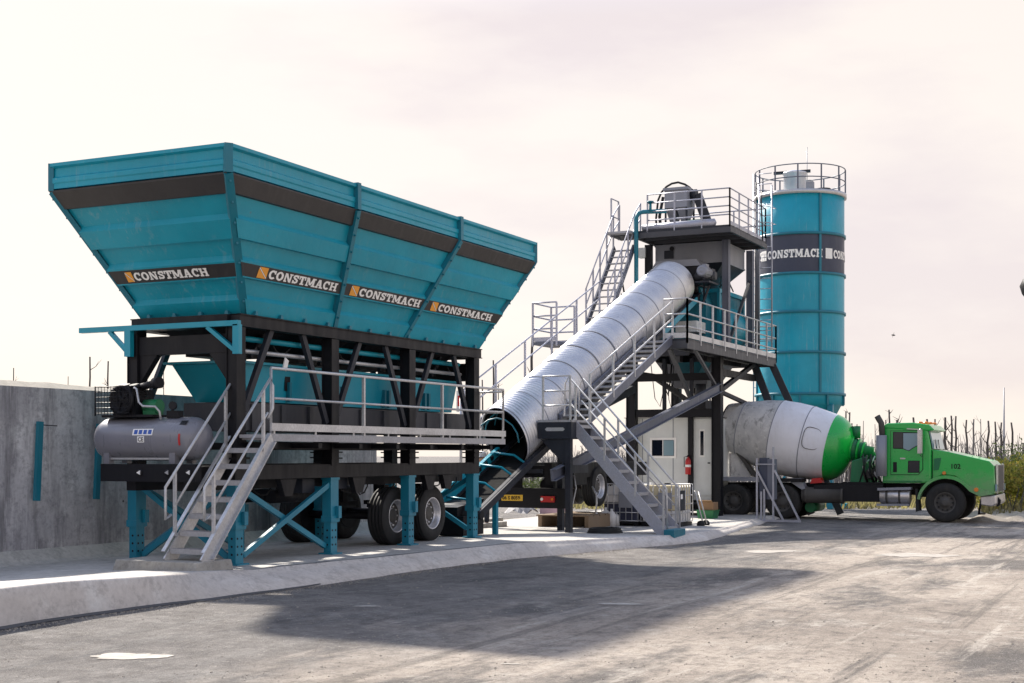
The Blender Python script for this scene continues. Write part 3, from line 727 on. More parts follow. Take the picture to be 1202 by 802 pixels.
for v in (-.64, .04):
    m = MB(); A = V((-1.55, v, 1.22)); B = V((.0, v, 2.82)); lo = V((0, 0, -.45))
    m.pipe([A+lo+V((.12, 0, .06)), A+lo+V((0, 0, .0)), A+lo*.5, A, lerp(A, B, .5), B, B+lo*.25+V((.05, 0, 0)), B+lo*1.0+V((.05, 0, 0)), B+lo*1.35+V((-.06, 0, 0))], .021, 8)
    m.pipe([A+V((.18, 0, -.29)), B+V((-.08, 0, -.52))], .018, 8)
    for t in (.13, .88):
        p = lerp(A, B, t); m.bar(p-V((0, 0, .9)), p, .04)
    m.build('handrail', 'galv', st)

# ================================================================== AIR COMPRESSOR
UCP = -.52; vL = at('u', UCP, 119, 515).y; vR = at('u', UCP, 243, 515).y
K = thing('air_compressor', (UCP, .95, 1.54), 'grey cylindrical air tank with black pump on top, resting on black beam', 'compressor')
L = vL-vR; R = .325; zc0 = 1.915; c = V((UCP, vL, zc0)); U1 = UCP-R
prof = [(0, 0), (.01, .10), (.04, .2), (.10, .275), (.18, .315), (.26, R), (L-.26, R), (L-.18, .315), (L-.10, .275), (L-.04, .2), (L-.01, .1), (L, 0)]
m = MB(); m.lathe(c, (0, -1, 0), prof, 56); tk = m.build('tank', 'tank', K)
for v in (vL-.32, vR+.45):
    for u in (UCP-.20, UCP+.20):
        m = MB(); m.box(u-.05, u+.05, v-.06, v-.045, 1.545, 1.72); m.box(u-.05, u-.04, v-.045, v+.05, 1.545, 1.72); m.build('foot', 'tank', K)
m = MB(); m.bar((UCP-.2, vL-.3, 1.62), (UCP-.2, vR+.45, 1.62), .03); m.build('tie_bar', 'galv', K)
zt = zc0+R+.002; vm = vL-.52
m = MB(); m.box(UCP-.24, UCP+.24, vm-.68, vm+.30, zt, zt+.035); m.build('base_plate', 'black', K)
m = MB(); m.box(UCP-.2, UCP+.2, vm-.32, vm+.12, zt+.036, zt+.32)
for k in range(7): m.box(UCP-.24, UCP+.24, vm-.30+k*.065, vm-.27+k*.065, zt+.10, zt+.42)
for dv in (-.2, .04):
    m.cyl((UCP, vm+dv, zt+.3), (UCP-.05, vm+dv, zt+.50), .10, 14)
    for k in range(5): m.cyl((UCP-.01*k, vm+dv, zt+.31+.035*k), (UCP-.01*k, vm+dv, zt+.325+.035*k), .14, 14)
m.build('pump', 'black', K)
m = MB(); fc_ = V((UCP-.27, vm-.12, zt+.26)); m.lathe(fc_, (-1, 0, 0), [(-.02, .22), (.03, .22), (.035, .18), (.0, .17), (.0, .05), (.03, .04), (.03, 0)], 26)
for k in range(5): a = 2*PI*k/5; m.bar(fc_, fc_+V((0, .19*math.cos(a), .19*math.sin(a))), .03)
m.build('flywheel', 'black', K)
m = MB(); gu = UCP-.33; g0, g1 = vm+.34, vm-.32
for z in (.06, .14, .22, .30, .38, .46): m.pipe([(gu, g0, zt+z), (gu, g1, zt+z)], .006, 4)
m.pipe([(gu, g0, zt+.02), (gu, g0, zt+.46), (gu+.4, g0, zt+.46), (gu+.4, g0, zt+.02)], .012, 5)
for k in range(12): v = g0+(g1-g0)*k/11; m.pipe([(gu, v, zt+.03), (gu, v, zt+.46)], .005, 4)
m.build('belt_guard', 'black', K)
m = MB(); m.cyl((UCP-.03, vm-.30, zt+.46), (UCP-.12, vm-.62, zt+.50), .055, 14); m.cyl((UCP-.12, vm-.62, zt+.50), (UCP-.14, vm-.74, zt+.51), .085, 16); m.build('intake_filter', 'black', K)
m = MB(); m.cyl((UCP, vm-.36, zt+.16), (UCP, vm-.62, zt+.16), .11, 18); m.box(UCP-.1, UCP+.1, vm-.6, vm-.38, zt+.035, zt+.1); m.build('motor', 'green_dk', K)
m = MB(); m.pipe([(UCP-.2, vm-.3, zt+.44), (UCP-.24, vm-.38, zt+.42), (UCP-.24, vm-.42, zt+.22), (UCP-.24, vm-.50, zt+.16), (UCP-.22, vm-.72, zt+.15), (UCP-.2, vm-.78, zt+.08), (UCP-.18, vm-.79, zt-.04)], .018, 8); m.build('air_pipe', 'galv', K)
m = MB(); m.cyl((UCP-.15, vm-1.0, zt+.16), (UCP-.2, vm-1.02, zt+.165), .06, 14); m.cyl((UCP-.1, vm-.94, zt-.05), (UCP-.1, vm-.94, zt+.16), .025, 8); m.box(UCP-.14, UCP-.02, vm-1.08, vm-.86, zt-.02, zt+.09); m.build('pressure_gauge', 'black', K)
def on_tank(vc, zc):
    a = math.asin((zc-zc0)/(R+.002))
    def f(x, y, l=0):
        t = a+y/R; r_ = R+.004+l; return V((UCP-r_*math.cos(t), vc-x, zc0+r_*math.sin(t)))
    return f
def stick(name, f, x0, x1, y0, y1, mat, parent, lift=0, n=6):
    m = MB()
    for k in range(n):
        ya, yb = y0+(y1-y0)*k/n, y0+(y1-y0)*(k+1)/n; m.face([f(x0, ya, lift), f(x1, ya, lift), f(x1, yb, lift), f(x0, yb, lift)])
    return m.build(name, mat, parent)
vS = at('u', U1, 155, 505).y
f = on_tank(vS, zc0+.10); sk = stick('sticker', f, 0, .38, -.05, .05, 'letter', tk)
for k in range(4): stick('icon', f, .03+.088*k, .095+.088*k, -.033, .033, 'blue', sk, .002)
f2 = on_tank(vS-.10, zc0-.01); s2 = stick('sticker', f2, 0, .13, -.045, .045, 'letter', tk)
fonttext('marking', 'CE', .085, lambda x, y, l=0: f2(x+.012, y-.028, .002), 'black', s2)
f3 = on_tank(at('u', U1, 209, 515).y, zc0); stick('red_mark', f3, 0, .035, -.10, .07, 'red', tk)
f4 = on_tank(vR+.30, zc0+.24); stick('name_plate', f4, 0, .12, -.05, .04, 'black', tk)

# ================================================================== BELT CONVEYOR
B = thing('belt_conveyor', (11.3, .6, 0), 'inclined conveyor under a long silver corrugated tube with walkway and stairs', 'conveyor')
SL = .414; CVV = .95
def cz(u): return 2.19+SL*(u-11.31)      # axis height
ax = V((1, 0, SL)).normalized(); nrm = V((-SL, 0, 1)).normalized()
P0 = V((10.8, CVV, cz(10.8)-.035)); P1 = V((22.40, CVV, cz(22.40)-.035)); LEN = (P1-P0).length; RT = .70
# corrugated cover: fine ribs, an overlap collar each 1.1 m
m = MB(); NA = 44; rows = []; n = int(LEN/.0217)
for i in range(n+1):
    t = LEN*i/n; rows.append((t, RT+.026*math.sin(2*PI*t/.13)))
prev = None
A0, A1 = math.radians(-52), math.radians(240)
def cut(t, a): return ax*(.62*(1+math.cos(a))/2*max(0, 1-t/2.2))      # obliquely cut mouth
for t, rr in rows:
    c = P0+ax*t
    cur = [m.bm.verts.new(c+cut(t, A0+(A1-A0)*k/NA)+V((0, 1, 0))*(rr*math.cos(A0+(A1-A0)*k/NA))+nrm*(rr*math.sin(A0+(A1-A0)*k/NA))) for k in range(NA+1)]
    if prev:
        for k in range(NA):
            f = m.bm.faces.new((prev[k], prev[k+1], cur[k+1], cur[k])); f.smooth = True
    prev = cur
tb = m.build('tube_cover', 'tube', B)
for k in range(0, 11):
    c = P0+ax*(.06+k*1.155); m = MB(); prev = None
    for w, rr in ((-.011, RT+.010), (-.009, RT+.034), (.009, RT+.034), (.011, RT+.010)):
        cur = [m.bm.verts.new(c+ax*w+cut(.06+k*1.155, A0+(A1-A0)*q/NA)+V((0, 1, 0))*(rr*math.cos(A0+(A1-A0)*q/NA))+nrm*(rr*math.sin(A0+(A1-A0)*q/NA))) for q in range(NA+1)]
        if prev:
            for q in range(NA): f = m.bm.faces.new((prev[q], prev[q+1], cur[q+1], cur[q])); f.smooth = True
        prev = cur
    m.build('joint_band', 'panelgrey', tb)
m = MB()
for k in range(26):
    a = A0+(A1-A0)*k/25; p0 = V((0, 1, 0))*math.cos(a)+nrm*math.sin(a); a2 = A0+(A1-A0)*(k+1)/25; p1 = V((0, 1, 0))*math.cos(a2)+nrm*math.sin(a2)
    if k < 25:
        m.face([P0+cut(0, a)+p0*(RT-.05), P0+cut(0, a2)+p1*(RT-.05), P0+p1*(RT-.05)+ax*11, P0+p0*(RT-.05)+ax*11], True)
m.build('cover_lining', 'black', tb)
# frame rails (two), belt, rollers
def fz(u, d): return cz(u)-d
for v in (.30, 1.20):
    m = MB(); m.bar((8.35, v, fz(8.35, .60)), (23.2, v, fz(23.2, .60)), .08, .20); m.bar((8.35, v-.04, fz(8.35, .51)), (23.2, v-.04, fz(23.2, .51)), .10, .02); m.build('side_frame', 'steel', B)
m = MB(); m.hexa([(8.5, .37, fz(8.5, .60)), (23.2, .37, fz(23.2, .60)), (23.2, 1.13, fz(23.2, .60)), (8.5, 1.13, fz(8.5, .60))], [(8.5, .37, fz(8.5, .57)), (23.2, .37, fz(23.2, .57)), (23.2, 1.13, fz(23.2, .57)), (8.5, 1.13, fz(8.5, .57))]); m.build('belt', 'belt', B)
m = MB(); m.box(8.0, 8.9, .36, 1.14, .02, .42); m.prism([(8.0, .421), (8.9, .421), (9.3, .62), (9.2, .75), (8.0, .60)], 'v', .5, 1.14); m.build('tail_housing', 'black', B)
m = MB(); m.hexa([(8.5, 1.14, fz(8.5, .98)), (12.5, 1.14, fz(12.5, .98)), (12.5, 1.17, fz(12.5, .98)), (8.5, 1.17, fz(8.5, .98))], [(8.5, 1.14, fz(8.5, .62)), (12.5, 1.14, fz(12.5, .62)), (12.5, 1.17, fz(12.5, .62)), (8.5, 1.17, fz(8.5, .62))]); m.build('side_guard', 'steel', B)
m = MB()
for k in range(13): u = 9+k*1.1; m.cyl((u, .33, fz(u, .74)), (u, 1.16, fz(u, .74)), .06, 10)
m.build('idler_rollers', 'black', B)
m = MB(); m.cyl((8.45, .30, fz(8.45, .58)), (8.45, 1.20, fz(8.45, .58)), .24, 24); m.cyl((8.45, .16, fz(8.45, .58)), (8.45, .30, fz(8.45, .58)), .09, 14); m.build('tail_pulley', 'black', B)
m = MB(); m.bar((8.6, 1.20, fz(8.6, .42)), (11.3, 1.20, fz(11.3, .42)), .09, .17); m.bar((8.7, 1.22, fz(8.7, .42)), (10.0, 1.22, fz(10.0, .42)), .03, .42); m.build('skirt_beam', 'teal', B)
for k in range(5): u = 9.9+k*.3; m = MB(); m.bar((u, 1.14, fz(u, .40)), (u+.10, 1.14, fz(u+.10, .40)), .04, .09); m.build('skirt_clamp', 'black', B)
for u in (8.75, 9.55, 10.35, 11.0):
    z = cz(u); m = MB(); z -= .38; m.pipe([(u, 1.18, z+.04), (u, .66, z-.02), (u+.03, .44, z-.17), (u+.02, .40, z-.34), (u, .31, z-.30)], .028, 8); m.build('cover_hoop', 'teal', B)
for u in (10.7, 11.2, 11.7):
    z = cz(u); m = MB(); pts = [(u, CVV+.55*math.cos(a), z+.55*math.sin(a)) for a in [PI*k/8 for k in range(9)]]; m.pipe(pts, .018, 6); m.build('cover_hoop', 'teal_dark', B)
for v in (.34, 1.16):
    m = MB(); m.box(9.36, 9.46, v-.05, v+.05, -.05, fz(9.41, .7)); m.box(9.28, 9.54, v-.12, v+.12, -.06, -.04); m.build('support_foot', 'teal_leg', B)
# head drive
m = MB(); m.cyl((23.1, .3, cz(23.1)-.35), (23.1, 1.2, cz(23.1)-.35), .26, 22); m.build('head_pulley', 'black', B)
m = MB(); m.bar((19.6, .18, fz(19.6, .55)), (22.5, .18, fz(22.5, .55)), .03, .16); m.build('head_frame', 'teal', B)
m = MB(); m.cyl((22.0, -.14, 7.05), (22.55, -.14, 7.05), .145, 20)
for k in range(12): a = 2*PI*k/12; m.bar((22.08, -.14+.152*math.cos(a), 7.05+.152*math.sin(a)), (22.5, -.14+.152*math.cos(a), 7.05+.152*math.sin(a)), .016)
m.lathe((21.98, -.14, 7.05), (-1, 0, 0), [(-.1, .165), (.02, .165), (.05, .13), (.052, .10), (.03, .06), (.052, .04), (.05, 0)], 24)
m.box(22.2, 22.45, -.2, -.08, 7.19, 7.28)
m.build('drive_motor', 'panelgrey', B)
m = MB(); m.box(22.56, 22.88, -.26, .02, 6.86, 7.18); m.cyl((22.72, -.33, 6.98), (22.72, .3, 6.98), .12, 16); m.build('gearbox', 'mid_dk', B)
m = MB(); m.bar((22.3, -.1, 6.8), (22.9, .1, 6.3), .06); m.bar((22.8, -.14, 6.8), (22.6, .1, 6.0), .06); m.box(22.1, 23.0, -.32, .12, 6.72, 6.77); m.build('motor_bracket', 'steel', B)
# left walkway with rail
WL = 2.2
def wl(u): return cz(u)-.15
m = MB()
for v in (1.72, WL): m.bar((11.4, v, wl(11.4)), (19.9, v, wl(19.9)), .05, .16)
for k in range(26): u = 11.6+k*.33; m.box(u-.1, u+.1, 1.75, WL-.03, wl(u)-.01, wl(u)+.02)
m.build('left_walkway', 'mid', B)
guard('guardrail', B, [(11.5, WL, wl(11.5)+.08), (19.8, WL, wl(19.8)+.08)], .98, (.5, 1), 5, .022, 'galv_b', 0)
m = MB(); m.box(16.9, 18.1, WL+.03, WL+.75, 4.62, 4.70); m.build('side_balcony', 'mid', B)
guard('guardrail', B, [(16.9, WL+.05, 4.7), (16.9, WL+.75, 4.7), (18.1, WL+.75, 4.7), (18.1, WL+.05, 4.7)], 1.05, (.33, .66, 1), 1, .022, 'galv_b', .1)
# landing and right walkway
ZL = 2.45
m = MB(); m.box(11.3, 12.55, -.58, .22, ZL-.05, ZL); m.build('landing', 'tread', B)
m = MB(); m.box(11.3, 12.55, -.60, -.50, ZL-.42, ZL-.052); m.box(11.3, 12.55, .14, .22, ZL-.42, ZL-.052); m.box(11.3, 11.4, -.498, .138, ZL-.42, ZL-.052); m.box(12.45, 12.55, -.498, .138, ZL-.42, ZL-.052)
lf = m.build('landing_frame', 'steel', B)
m = MB(); m.prism([(-.40, ZL-.25), (.0, ZL-.25), (.04, ZL-.21), (.0, ZL-.17), (-.40, ZL-.17), (-.44, ZL-.21)], 'u', 11.294, 11.298); m.build('frame_slot', 'galv', lf)
for u, v in ((11.40, -.50), (12.45, .16)):
    m = MB(); m.box(u-.07, u+.07, v-.065, v+.065, -.15, ZL-.422); m.box(u-.16, u+.16, v-.15, v+.15, -.16, -.10); m.build('landing_leg', 'steel', B)
m = MB(); m.prism([(-.55, 2.02), (.18, 2.02), (-.40, 1.45), (-.55, 1.45)], 'u', 11.36, 11.40); m.bar((11.45, -.45, 1.35), (12.5, -.45, 1.35), .12, .18); m.bar((11.4, .15, 1.3), (11.4, 1.6, 1.3), .06, .09); m.build('landing_brace', 'steel', B)
guard('guardrail', B, [(11.33, .10, ZL), (11.33, -.56, ZL)], .98, (.33, .66, 1), 1, .02, 'galv', 0)
WA = V((12.45, 0, 2.50)); WB_ = V((18.15, 0, 4.74))
m = MB()
for v in (-.56, .18): m.bar(WA+V((0, v, 0)), WB_+V((0, v, 0)), .05, .22)
rw = m.build('right_walkway', 'mid', B)
for k in range(15):
    p = lerp(WA, WB_, (k+.5)/15); m = MB(); m.box(p.x-.13, p.x+.13, -.53, .15, p.z-.015, p.z+.03); m.build('tread', 'tread', rw)
o = guard('handrail', B, [WA+V((0, -.57, .1)), WB_+V((0, -.57, .1))], .92, (.5, 1), 4, .024, 'galv', 0)
m = MB()
for k in (4.5, 9.5): p = lerp(WA, WB_, k/15); m.bar(p+V((0, -.5, -.1)), p+V((0, .3, -.6)), .06); m.bar(p+V((0, -.5, -.12)), p+V((0, .3, -.12)), .06)
m.build('walkway_bracket', 'steel', B)
# lower flight, perpendicular to the belt
FA = V((0, -.46, 2.42)); FB = V((0, -2.72, -.08)); U0, U1 = 11.6, 12.42
dirF = (FB-FA).normalized(); nF2 = V((0, -dirF.z, dirF.y)); nF2 = nF2 if nF2.z > 0 else -nF2
m = MB(); m.box(U0, U1, -.62, -.585, ZL-.05, ZL); fl = m.build('stair_flight', 'tread', B)
for u in (U0, U1):
    m = MB(); a = FA+V((u, 0, 0)); b = FB+V((u, 0, 0)); q = nF2*.115
    m.prism([((a-q).y+.0, (a-q).z-.02), ((a+q).y, (a+q).z), ((b+q).y, (b+q).z), (b.y-.02, -.15), ((b-q).y+.06, -.15)], 'u', u-.012, u+.012)
    m.build('stringer', 'galv_b', fl)
for k in range(10):
    p = lerp(FA, FB, (k+.4)/10); m = MB(); m.box(U0+.015, U1-.015, p.y-.11, p.y+.11, p.z-.02, p.z+.015); m.box(U0+.015, U1-.015, p.y-.115, p.y-.11, p.z-.05, p.z+.02); m.build('tread', 'tread', fl)
for u in (U0, U1):
    m = MB(); up = V((0, 0, .95)); a = FA+V((u, 0, 0)); b = FB+V((u, 0, .06))
    m.pipe([a+V((0, .16, .12)), a+V((0, .14, .85)), a+V((0, .05, 1.0)), b+up, b+V((0, -.02, .0))], .022, 8); m.pipe([a+V((0, .1, .5)), b+up*.5], .018, 8)
    for t in (.05, .36, .68, .97): p = lerp(a, b, t); m.bar(p, p+up, .042)
    m.build('handrail', 'galv', fl)
m = MB(); m.box(11.3, 12.05, -3.0, -2.76, -.16, .06); m.build('foot_block', 'teal_dark', fl, bevel=.01)

# ================================================================== MIXING TOWER
TU = 22.6; Z0 = -.22
W = thing('mixing_tower', (24.5, .95, Z0), 'tall steel mixing tower with teal mixer, grey hoppers and railed platforms', 'mixing plant')
ZP = 4.75
for u, v in ((TU, -.41), (TU, 2.28), (26.7, 2.28)):
    m = MB(); w = .14; m.box(u-w, u+w, v-w, v-w+.025, Z0, ZP-.2); m.box(u-w, u+w, v+w-.025, v+w, Z0, ZP-.2); m.box(u-.10, u+.10, v-w+.025, v+w-.025, Z0, ZP-.2); m.box(u-.25, u+.25, v-.25, v+.25, Z0, Z0+.03); m.build('tower_post', 'black', W)
for a, b in (((26.5, -.42, ZP-.2), (26.75, -2.2, Z0)), ((26.9, -.9, ZP-.2), (27.3, -3.0, Z0))):
    m = MB(); m.bar(a, b, .26, .22); m.build('tower_post', 'steel', W)
m = MB(); m.box(TU-.09, TU+.09, -.25, 2.12, 2.80, 3.03); m.build('cross_beam', 'black', W)
m = MB(); m.box(TU-.07, TU+.07, -.25, 2.12, 3.88, 4.10); m.build('cross_beam', 'black', W)
for v in (-.41, 2.28): m = MB(); m.box(TU+.15, 26.5, v-.08, v+.08, 4.02, 4.22); m.build('side_beam', 'black', W)
m = MB(); m.box(26.62, 26.78, -.3, 2.12, 2.8, 3.05); m.build('cross_beam', 'black', W)
for v in (1.24, .38): m = MB(); m.box(TU-.05, TU+.05, v-.05, v+.05, 3.03, ZP-.2); m.build('stub_post', 'steel', W)
m = MB(); m.bar((18.3, -.42, ZP-.22), (TU, .36, 3.2), .10); m.build('diagonal_brace', 'mid_dk', W)
m = MB(); m.bar((18.9, -.92, ZP-.22), (TU, -.41, 3.62), .08); m.build('diagonal_brace', 'mid_dk', W)
m = MB(); m.bar((TU+.1, 1.6, 4.0), (24.6, .5, 2.9), .12); m.build('diagonal_brace', 'mid_dk', W)
m = MB(); m.bar((TU+.12, -.43, 3.55), (26.3, -.45, 4.55), .13); m.build('diagonal_brace', 'steel', W)
m = MB(); m.bar((TU+.12, -.43, 3.55), (26.6, -.8, 3.0), .11); m.build('diagonal_brace', 'steel', W)
m = MB(); a = V((TU-.05, -.50, 3.66)); b = V((10.9, -.30, 1.22)); m.bar(a, b, .05, .26); m.bar(a+V((0, -.05, .12)), b+V((0, -.05, .12)), .12, .02); m.bar(a+V((0, -.05, -.12)), b+V((0, -.05, -.12)), .12, .02); m.build('tow_strut', 'mid', W)
m = MB(); m.bar((TU-.1, 2.2, 3.66), (15.2, 2.1, 2.05), .14, .24); m.build('tow_strut', 'steel', W)
# chassis with axles
m = MB()
for v in (.42, 1.48): m.box(12.3, 18.6, v-.09, v+.09, 1.12, 1.48)
for u in (13.0, 14.4, 17.4, 18.4): m.box(u-.06, u+.06, .51, 1.39, 1.18, 1.42)
m.build('chassis', 'black', W)
m = MB(); m.box(12.12, 12.3, -.15, 2.05, .44, .90); m.box(12.3, 13.0, .3, .5, .6, 1.12); m.box(12.3, 13.0, 1.4, 1.6, .6, 1.12); bp = m.build('rear_beam', 'black', W)
pm = planar((12.12, 1.48, .62), (0, -1, 0), (0, 0, 1), (-1, 0, 0), .004)
m = MB(); m.face([pm(-.05, -.02), pm(.50, -.02), pm(.50, .12), pm(-.05, .12)]); pl = m.build('number_plate', 'yellow', bp)
fonttext('plate_text', '06 S 8059', .115, lambda x, y, l=0: pm(x-.03, y+.01, .004), 'black', pl)
m = MB(); m.box(12.07, 12.119, .16, .50, .58, .72); tl = m.build('tail_light', 'red', bp)
m = MB(); m.cyl((12.07, .47, .65), (12.055, .47, .65), .035, 12); m.build('reverse_lens', 'letter', tl)
m = MB(); m.cyl((12.07, .21, .65), (12.055, .21, .65), .03, 12); m.build('indicator_lens', 'amber', tl)
for u in (15.1, 16.45):
    wheel(W, (u, .42, .88), -1, .50, .36); wheel(W, (u, 1.50, .88), 1, .50, .36)
    m = MB(); m.cyl((u, .5, .88), (u, 1.4, .88), .07, 12); m.box(u-.07, u+.07, .45, 1.45, .9, 1.14); m.build('axle', 'black', W)
m = MB(); m.box(13.3, 14.1, .2, .5, .95, 1.25); m.cyl((13.2, .9, .95), (14.2, .9, .95), .14, 14); m.build('air_reservoir', 'black', W)
m = MB(); m.pipe([(14.2, .1, .9), (14.1, -.05, .7), (14.0, -.1, .5), (14.05, -.05, .3)], .02, 6); m.pipe([(12.6, -.1, 1.2), (12.5, -.2, .9), (12.4, -.15, .5), (12.3, -.1, .42)], .018, 6); m.build('hose', 'galv', W)
# mixer platform
m = MB(); m.box(18.1, 27.0, -1.0, -.22, ZP-.05, ZP); m.box(20.6, 27.0, -.219, 2.4, ZP-.05, ZP); m.build('platform_deck', 'steel', W)
m = MB(); m.box(18.1, 27.0, -1.0, -.93, ZP-.26, ZP-.052); m.box(18.1, 18.17, -.929, -.22, ZP-.26, ZP-.052); m.box(26.93, 27.0, -.929, 2.4, ZP-.26, ZP-.052); m.box(18.2, 26.9, -.36, -.28, ZP-.2, ZP-.052)
for k in range(9): u = 18.9+k; m.box(u-.03, u+.03, -.929, -.37, ZP-.2, ZP-.052)
m.box(20.6, 20.68, -.2, 2.4, ZP-.26, ZP-.052); m.build('platform_frame', 'mid_dk', W)
guard('guardrail', W, [(18.12, -.34, ZP), (18.12, -.99, ZP)], 1.06, (.3, .62, 1), 1, .024, 'galv', .14)
guard('guardrail', W, [(18.12, -.99, ZP), (26.98, -.99, ZP)], 1.06, (.3, .62, 1), 8, .024, 'galv', .14)
guard('guardrail', W, [(26.98, -.99, ZP), (26.98, .3, ZP)], 1.06, (.3, .62, 1), 1, .024, 'galv', .14)
# mixer
m = MB(); m.box(23.75, 26.3, -.06, 2.0, 4.8, 6.60); mx = m.build('mixer', 'teal_dark', W)
m = MB(); m.box(23.70, 26.45, -.14, 2.1, 6.602, 6.72); m.box(23.68, 23.80, -.14, -.06, 4.9, 6.6); m.box(26.25, 26.4, -.14, -.06, 4.9, 6.6); m.build('lid_flange', 'teal', mx)
m = MB(); prev = None
pts = [(-.06+-.32*math.sin(PI*k/10), 6.25-1.25*k/10) for k in range(11)]
for k in range(10): m.face([(23.85, *pts[k]), (26.2, *pts[k]), (26.2, *pts[k+1]), (23.85, *pts[k+1])], True)
m.face([(23.85, *p) for p in pts]); m.face([(26.2, *p) for p in pts][::-1]); m.build('drum_housing', 'teal', mx)
m = MB()
for k in range(6): m.bar((24.3+k*.22, -.385, 5.92), (24.38+k*.22, -.385, 5.76 if k % 2 else 5.92), .06, .03)
m = MB(); m.cyl((26.35, .2, 5.3), (26.75, .2, 5.3), .22, 16); m.cyl((26.4, .0, 5.05), (26.9, -.4, 5.05), .16, 14); m.build('mixer_motor', 'panelgrey', mx)
m = MB(); m.box(23.1, 23.74, .1, 1.9, 4.95, 6.3); m.prism([(.1, 6.3), (1.9, 6.3), (1.55, 7.0), (.4, 7.0)], 'u', 23.0, 23.9); m.build('feed_chute', 'teal_dark', mx)
m = MB(); m.box(22.2, 23.05, .1, .75, 5.3, 5.62); m.build('panel_box', 'white', mx)
for k in range(3):
    m = MB(); m.pipe([(23.5, -.2-.1*k, 6.74), (23.9, -.3, 7.0+.05*k), (24.4, -.25, 6.9), (24.9, -.2, 6.74)], .02, 6); m.build('hose', 'rubber', mx)
m = MB(); m.hexa([(24.3, .5, 3.75), (25.5, .5, 3.75), (25.5, 1.5, 3.75), (24.3, 1.5, 3.75)], [(23.6, .0, 4.69), (26.1, .0, 4.69), (26.1, 2.0, 4.69), (23.6, 2.0, 4.69)]); m.build('discharge_funnel', 'panelgrey', mx)
m = MB(); m.hexa([(22.9, .35, 3.95), (23.5, .35, 3.95), (23.5, .85, 3.95), (22.9, .85, 3.95)], [(22.9, .1, 4.45), (23.6, .1, 4.45), (23.6, 1.0, 4.45), (22.9, 1.0, 4.45)]); m.build('drip_tray', 'teal_dark', mx)
# upper frame
ZD = 8.34
for u, v in ((23.45, -.42), (23.45, 2.05), (26.0, -.42), (26.0, 2.05)):
    m = MB(); w = .10; m.box(u-w, u+w, v-w, v-w+.02, ZP, ZD-.2); m.box(u-w, u+w, v+w-.02, v+w, ZP, ZD-.2); m.box(u-.07, u+.07, v-w+.02, v+w-.02, ZP, ZD-.2); m.build('upper_post', 'mid' if v < 0 else 'black', W)
# weigh hopper (grey) with funnel
m = MB(); m.box(23.62, 25.85, -.28, 1.90, 7.50, ZD-.2); m.box(23.60, 25.87, -.30, 1.92, 7.50, 7.54); m.box(23.6, 25.87, -.3, 1.92, ZD-.26, ZD-.201); hp = m.build('weigh_hopper', 'panelgrey', W)
m = MB(); m.hexa([(24.2, .45, 6.74), (25.2, .45, 6.74), (25.2, 1.2, 6.74), (24.2, 1.2, 6.74)], [(23.62, -.28, 7.498), (25.85, -.28, 7.498), (25.85, 1.9, 7.498), (23.62, 1.9, 7.498)]); m.build('funnel', 'steel', hp)
m = MB(); m.box(23.585, 23.6, 1.3, 1.6, 7.7, 7.95); m.build('inspection_panel', 'steel', hp)
m = MB(); m.cyl((23.6, 1.35, 8.0), (23.57, 1.35, 8.0), .07, 14); m.build('round_gauge', 'black', hp)
m = MB(); m.box(23.3, 23.55, 2.12, 2.35, 7.75, 8.05); m.build('junction_box', 'white', W)
m = MB(); m.prism([(.15, 7.32), (1.7, 7.32), (1.55, 7.52), (.3, 7.52)], 'u', 22.75, 23.5); m.build('head_hood', 'panelgrey', W)
m = MB(); m.box(22.8, 23.58, .2, 1.7, 6.72, 7.318); m.build('head_box', 'black', W)
# top deck
m = MB(); m.box(21.95, 25.8, -1.0, 1.98, ZD-.06, ZD); m.build('top_deck', 'steel', W)
m = MB(); m.box(21.93, 22.02, -1.02, 2.0, ZD-.22, ZD-.062); m.box(22.02, 25.82, -1.02, -.94, ZD-.2, ZD-.062); m.box(22.02, 25.82, 1.91, 2.0, ZD-.2, ZD-.062); m.box(25.72, 25.82, -.93, 1.90, ZD-.2, ZD-.062)
for k in range(4): m.box(22.7+k*.8, 22.76+k*.8, -.93, 1.90, ZD-.18, ZD-.064)
m.build('deck_frame', 'mid_dk', W)
m = MB(); m.lathe((22.05, 1.75, ZD+.10), (0, -1, 0), [(0, .02), (.02, .10), (2.25, .12), (2.3, .02)], 18); m.build('rolled_sheet', 'galv_b', W)
guard('guardrail', W, [(21.97, 1.55, ZD), (21.97, -.98, ZD)], 1.06, (.28, .52, .76, 1), 3, .02, 'galv_b', 0)
guard('guardrail', W, [(21.97, -.98, ZD), (25.78, -.98, ZD)], 1.06, (.28, .52, .76, 1), 4, .02, 'galv_b', .1)
guard('guardrail', W, [(25.78, -.98, ZD), (25.78, 2.1, ZD)], 1.06, (.5, 1), 3, .02, 'galv_b', 0)
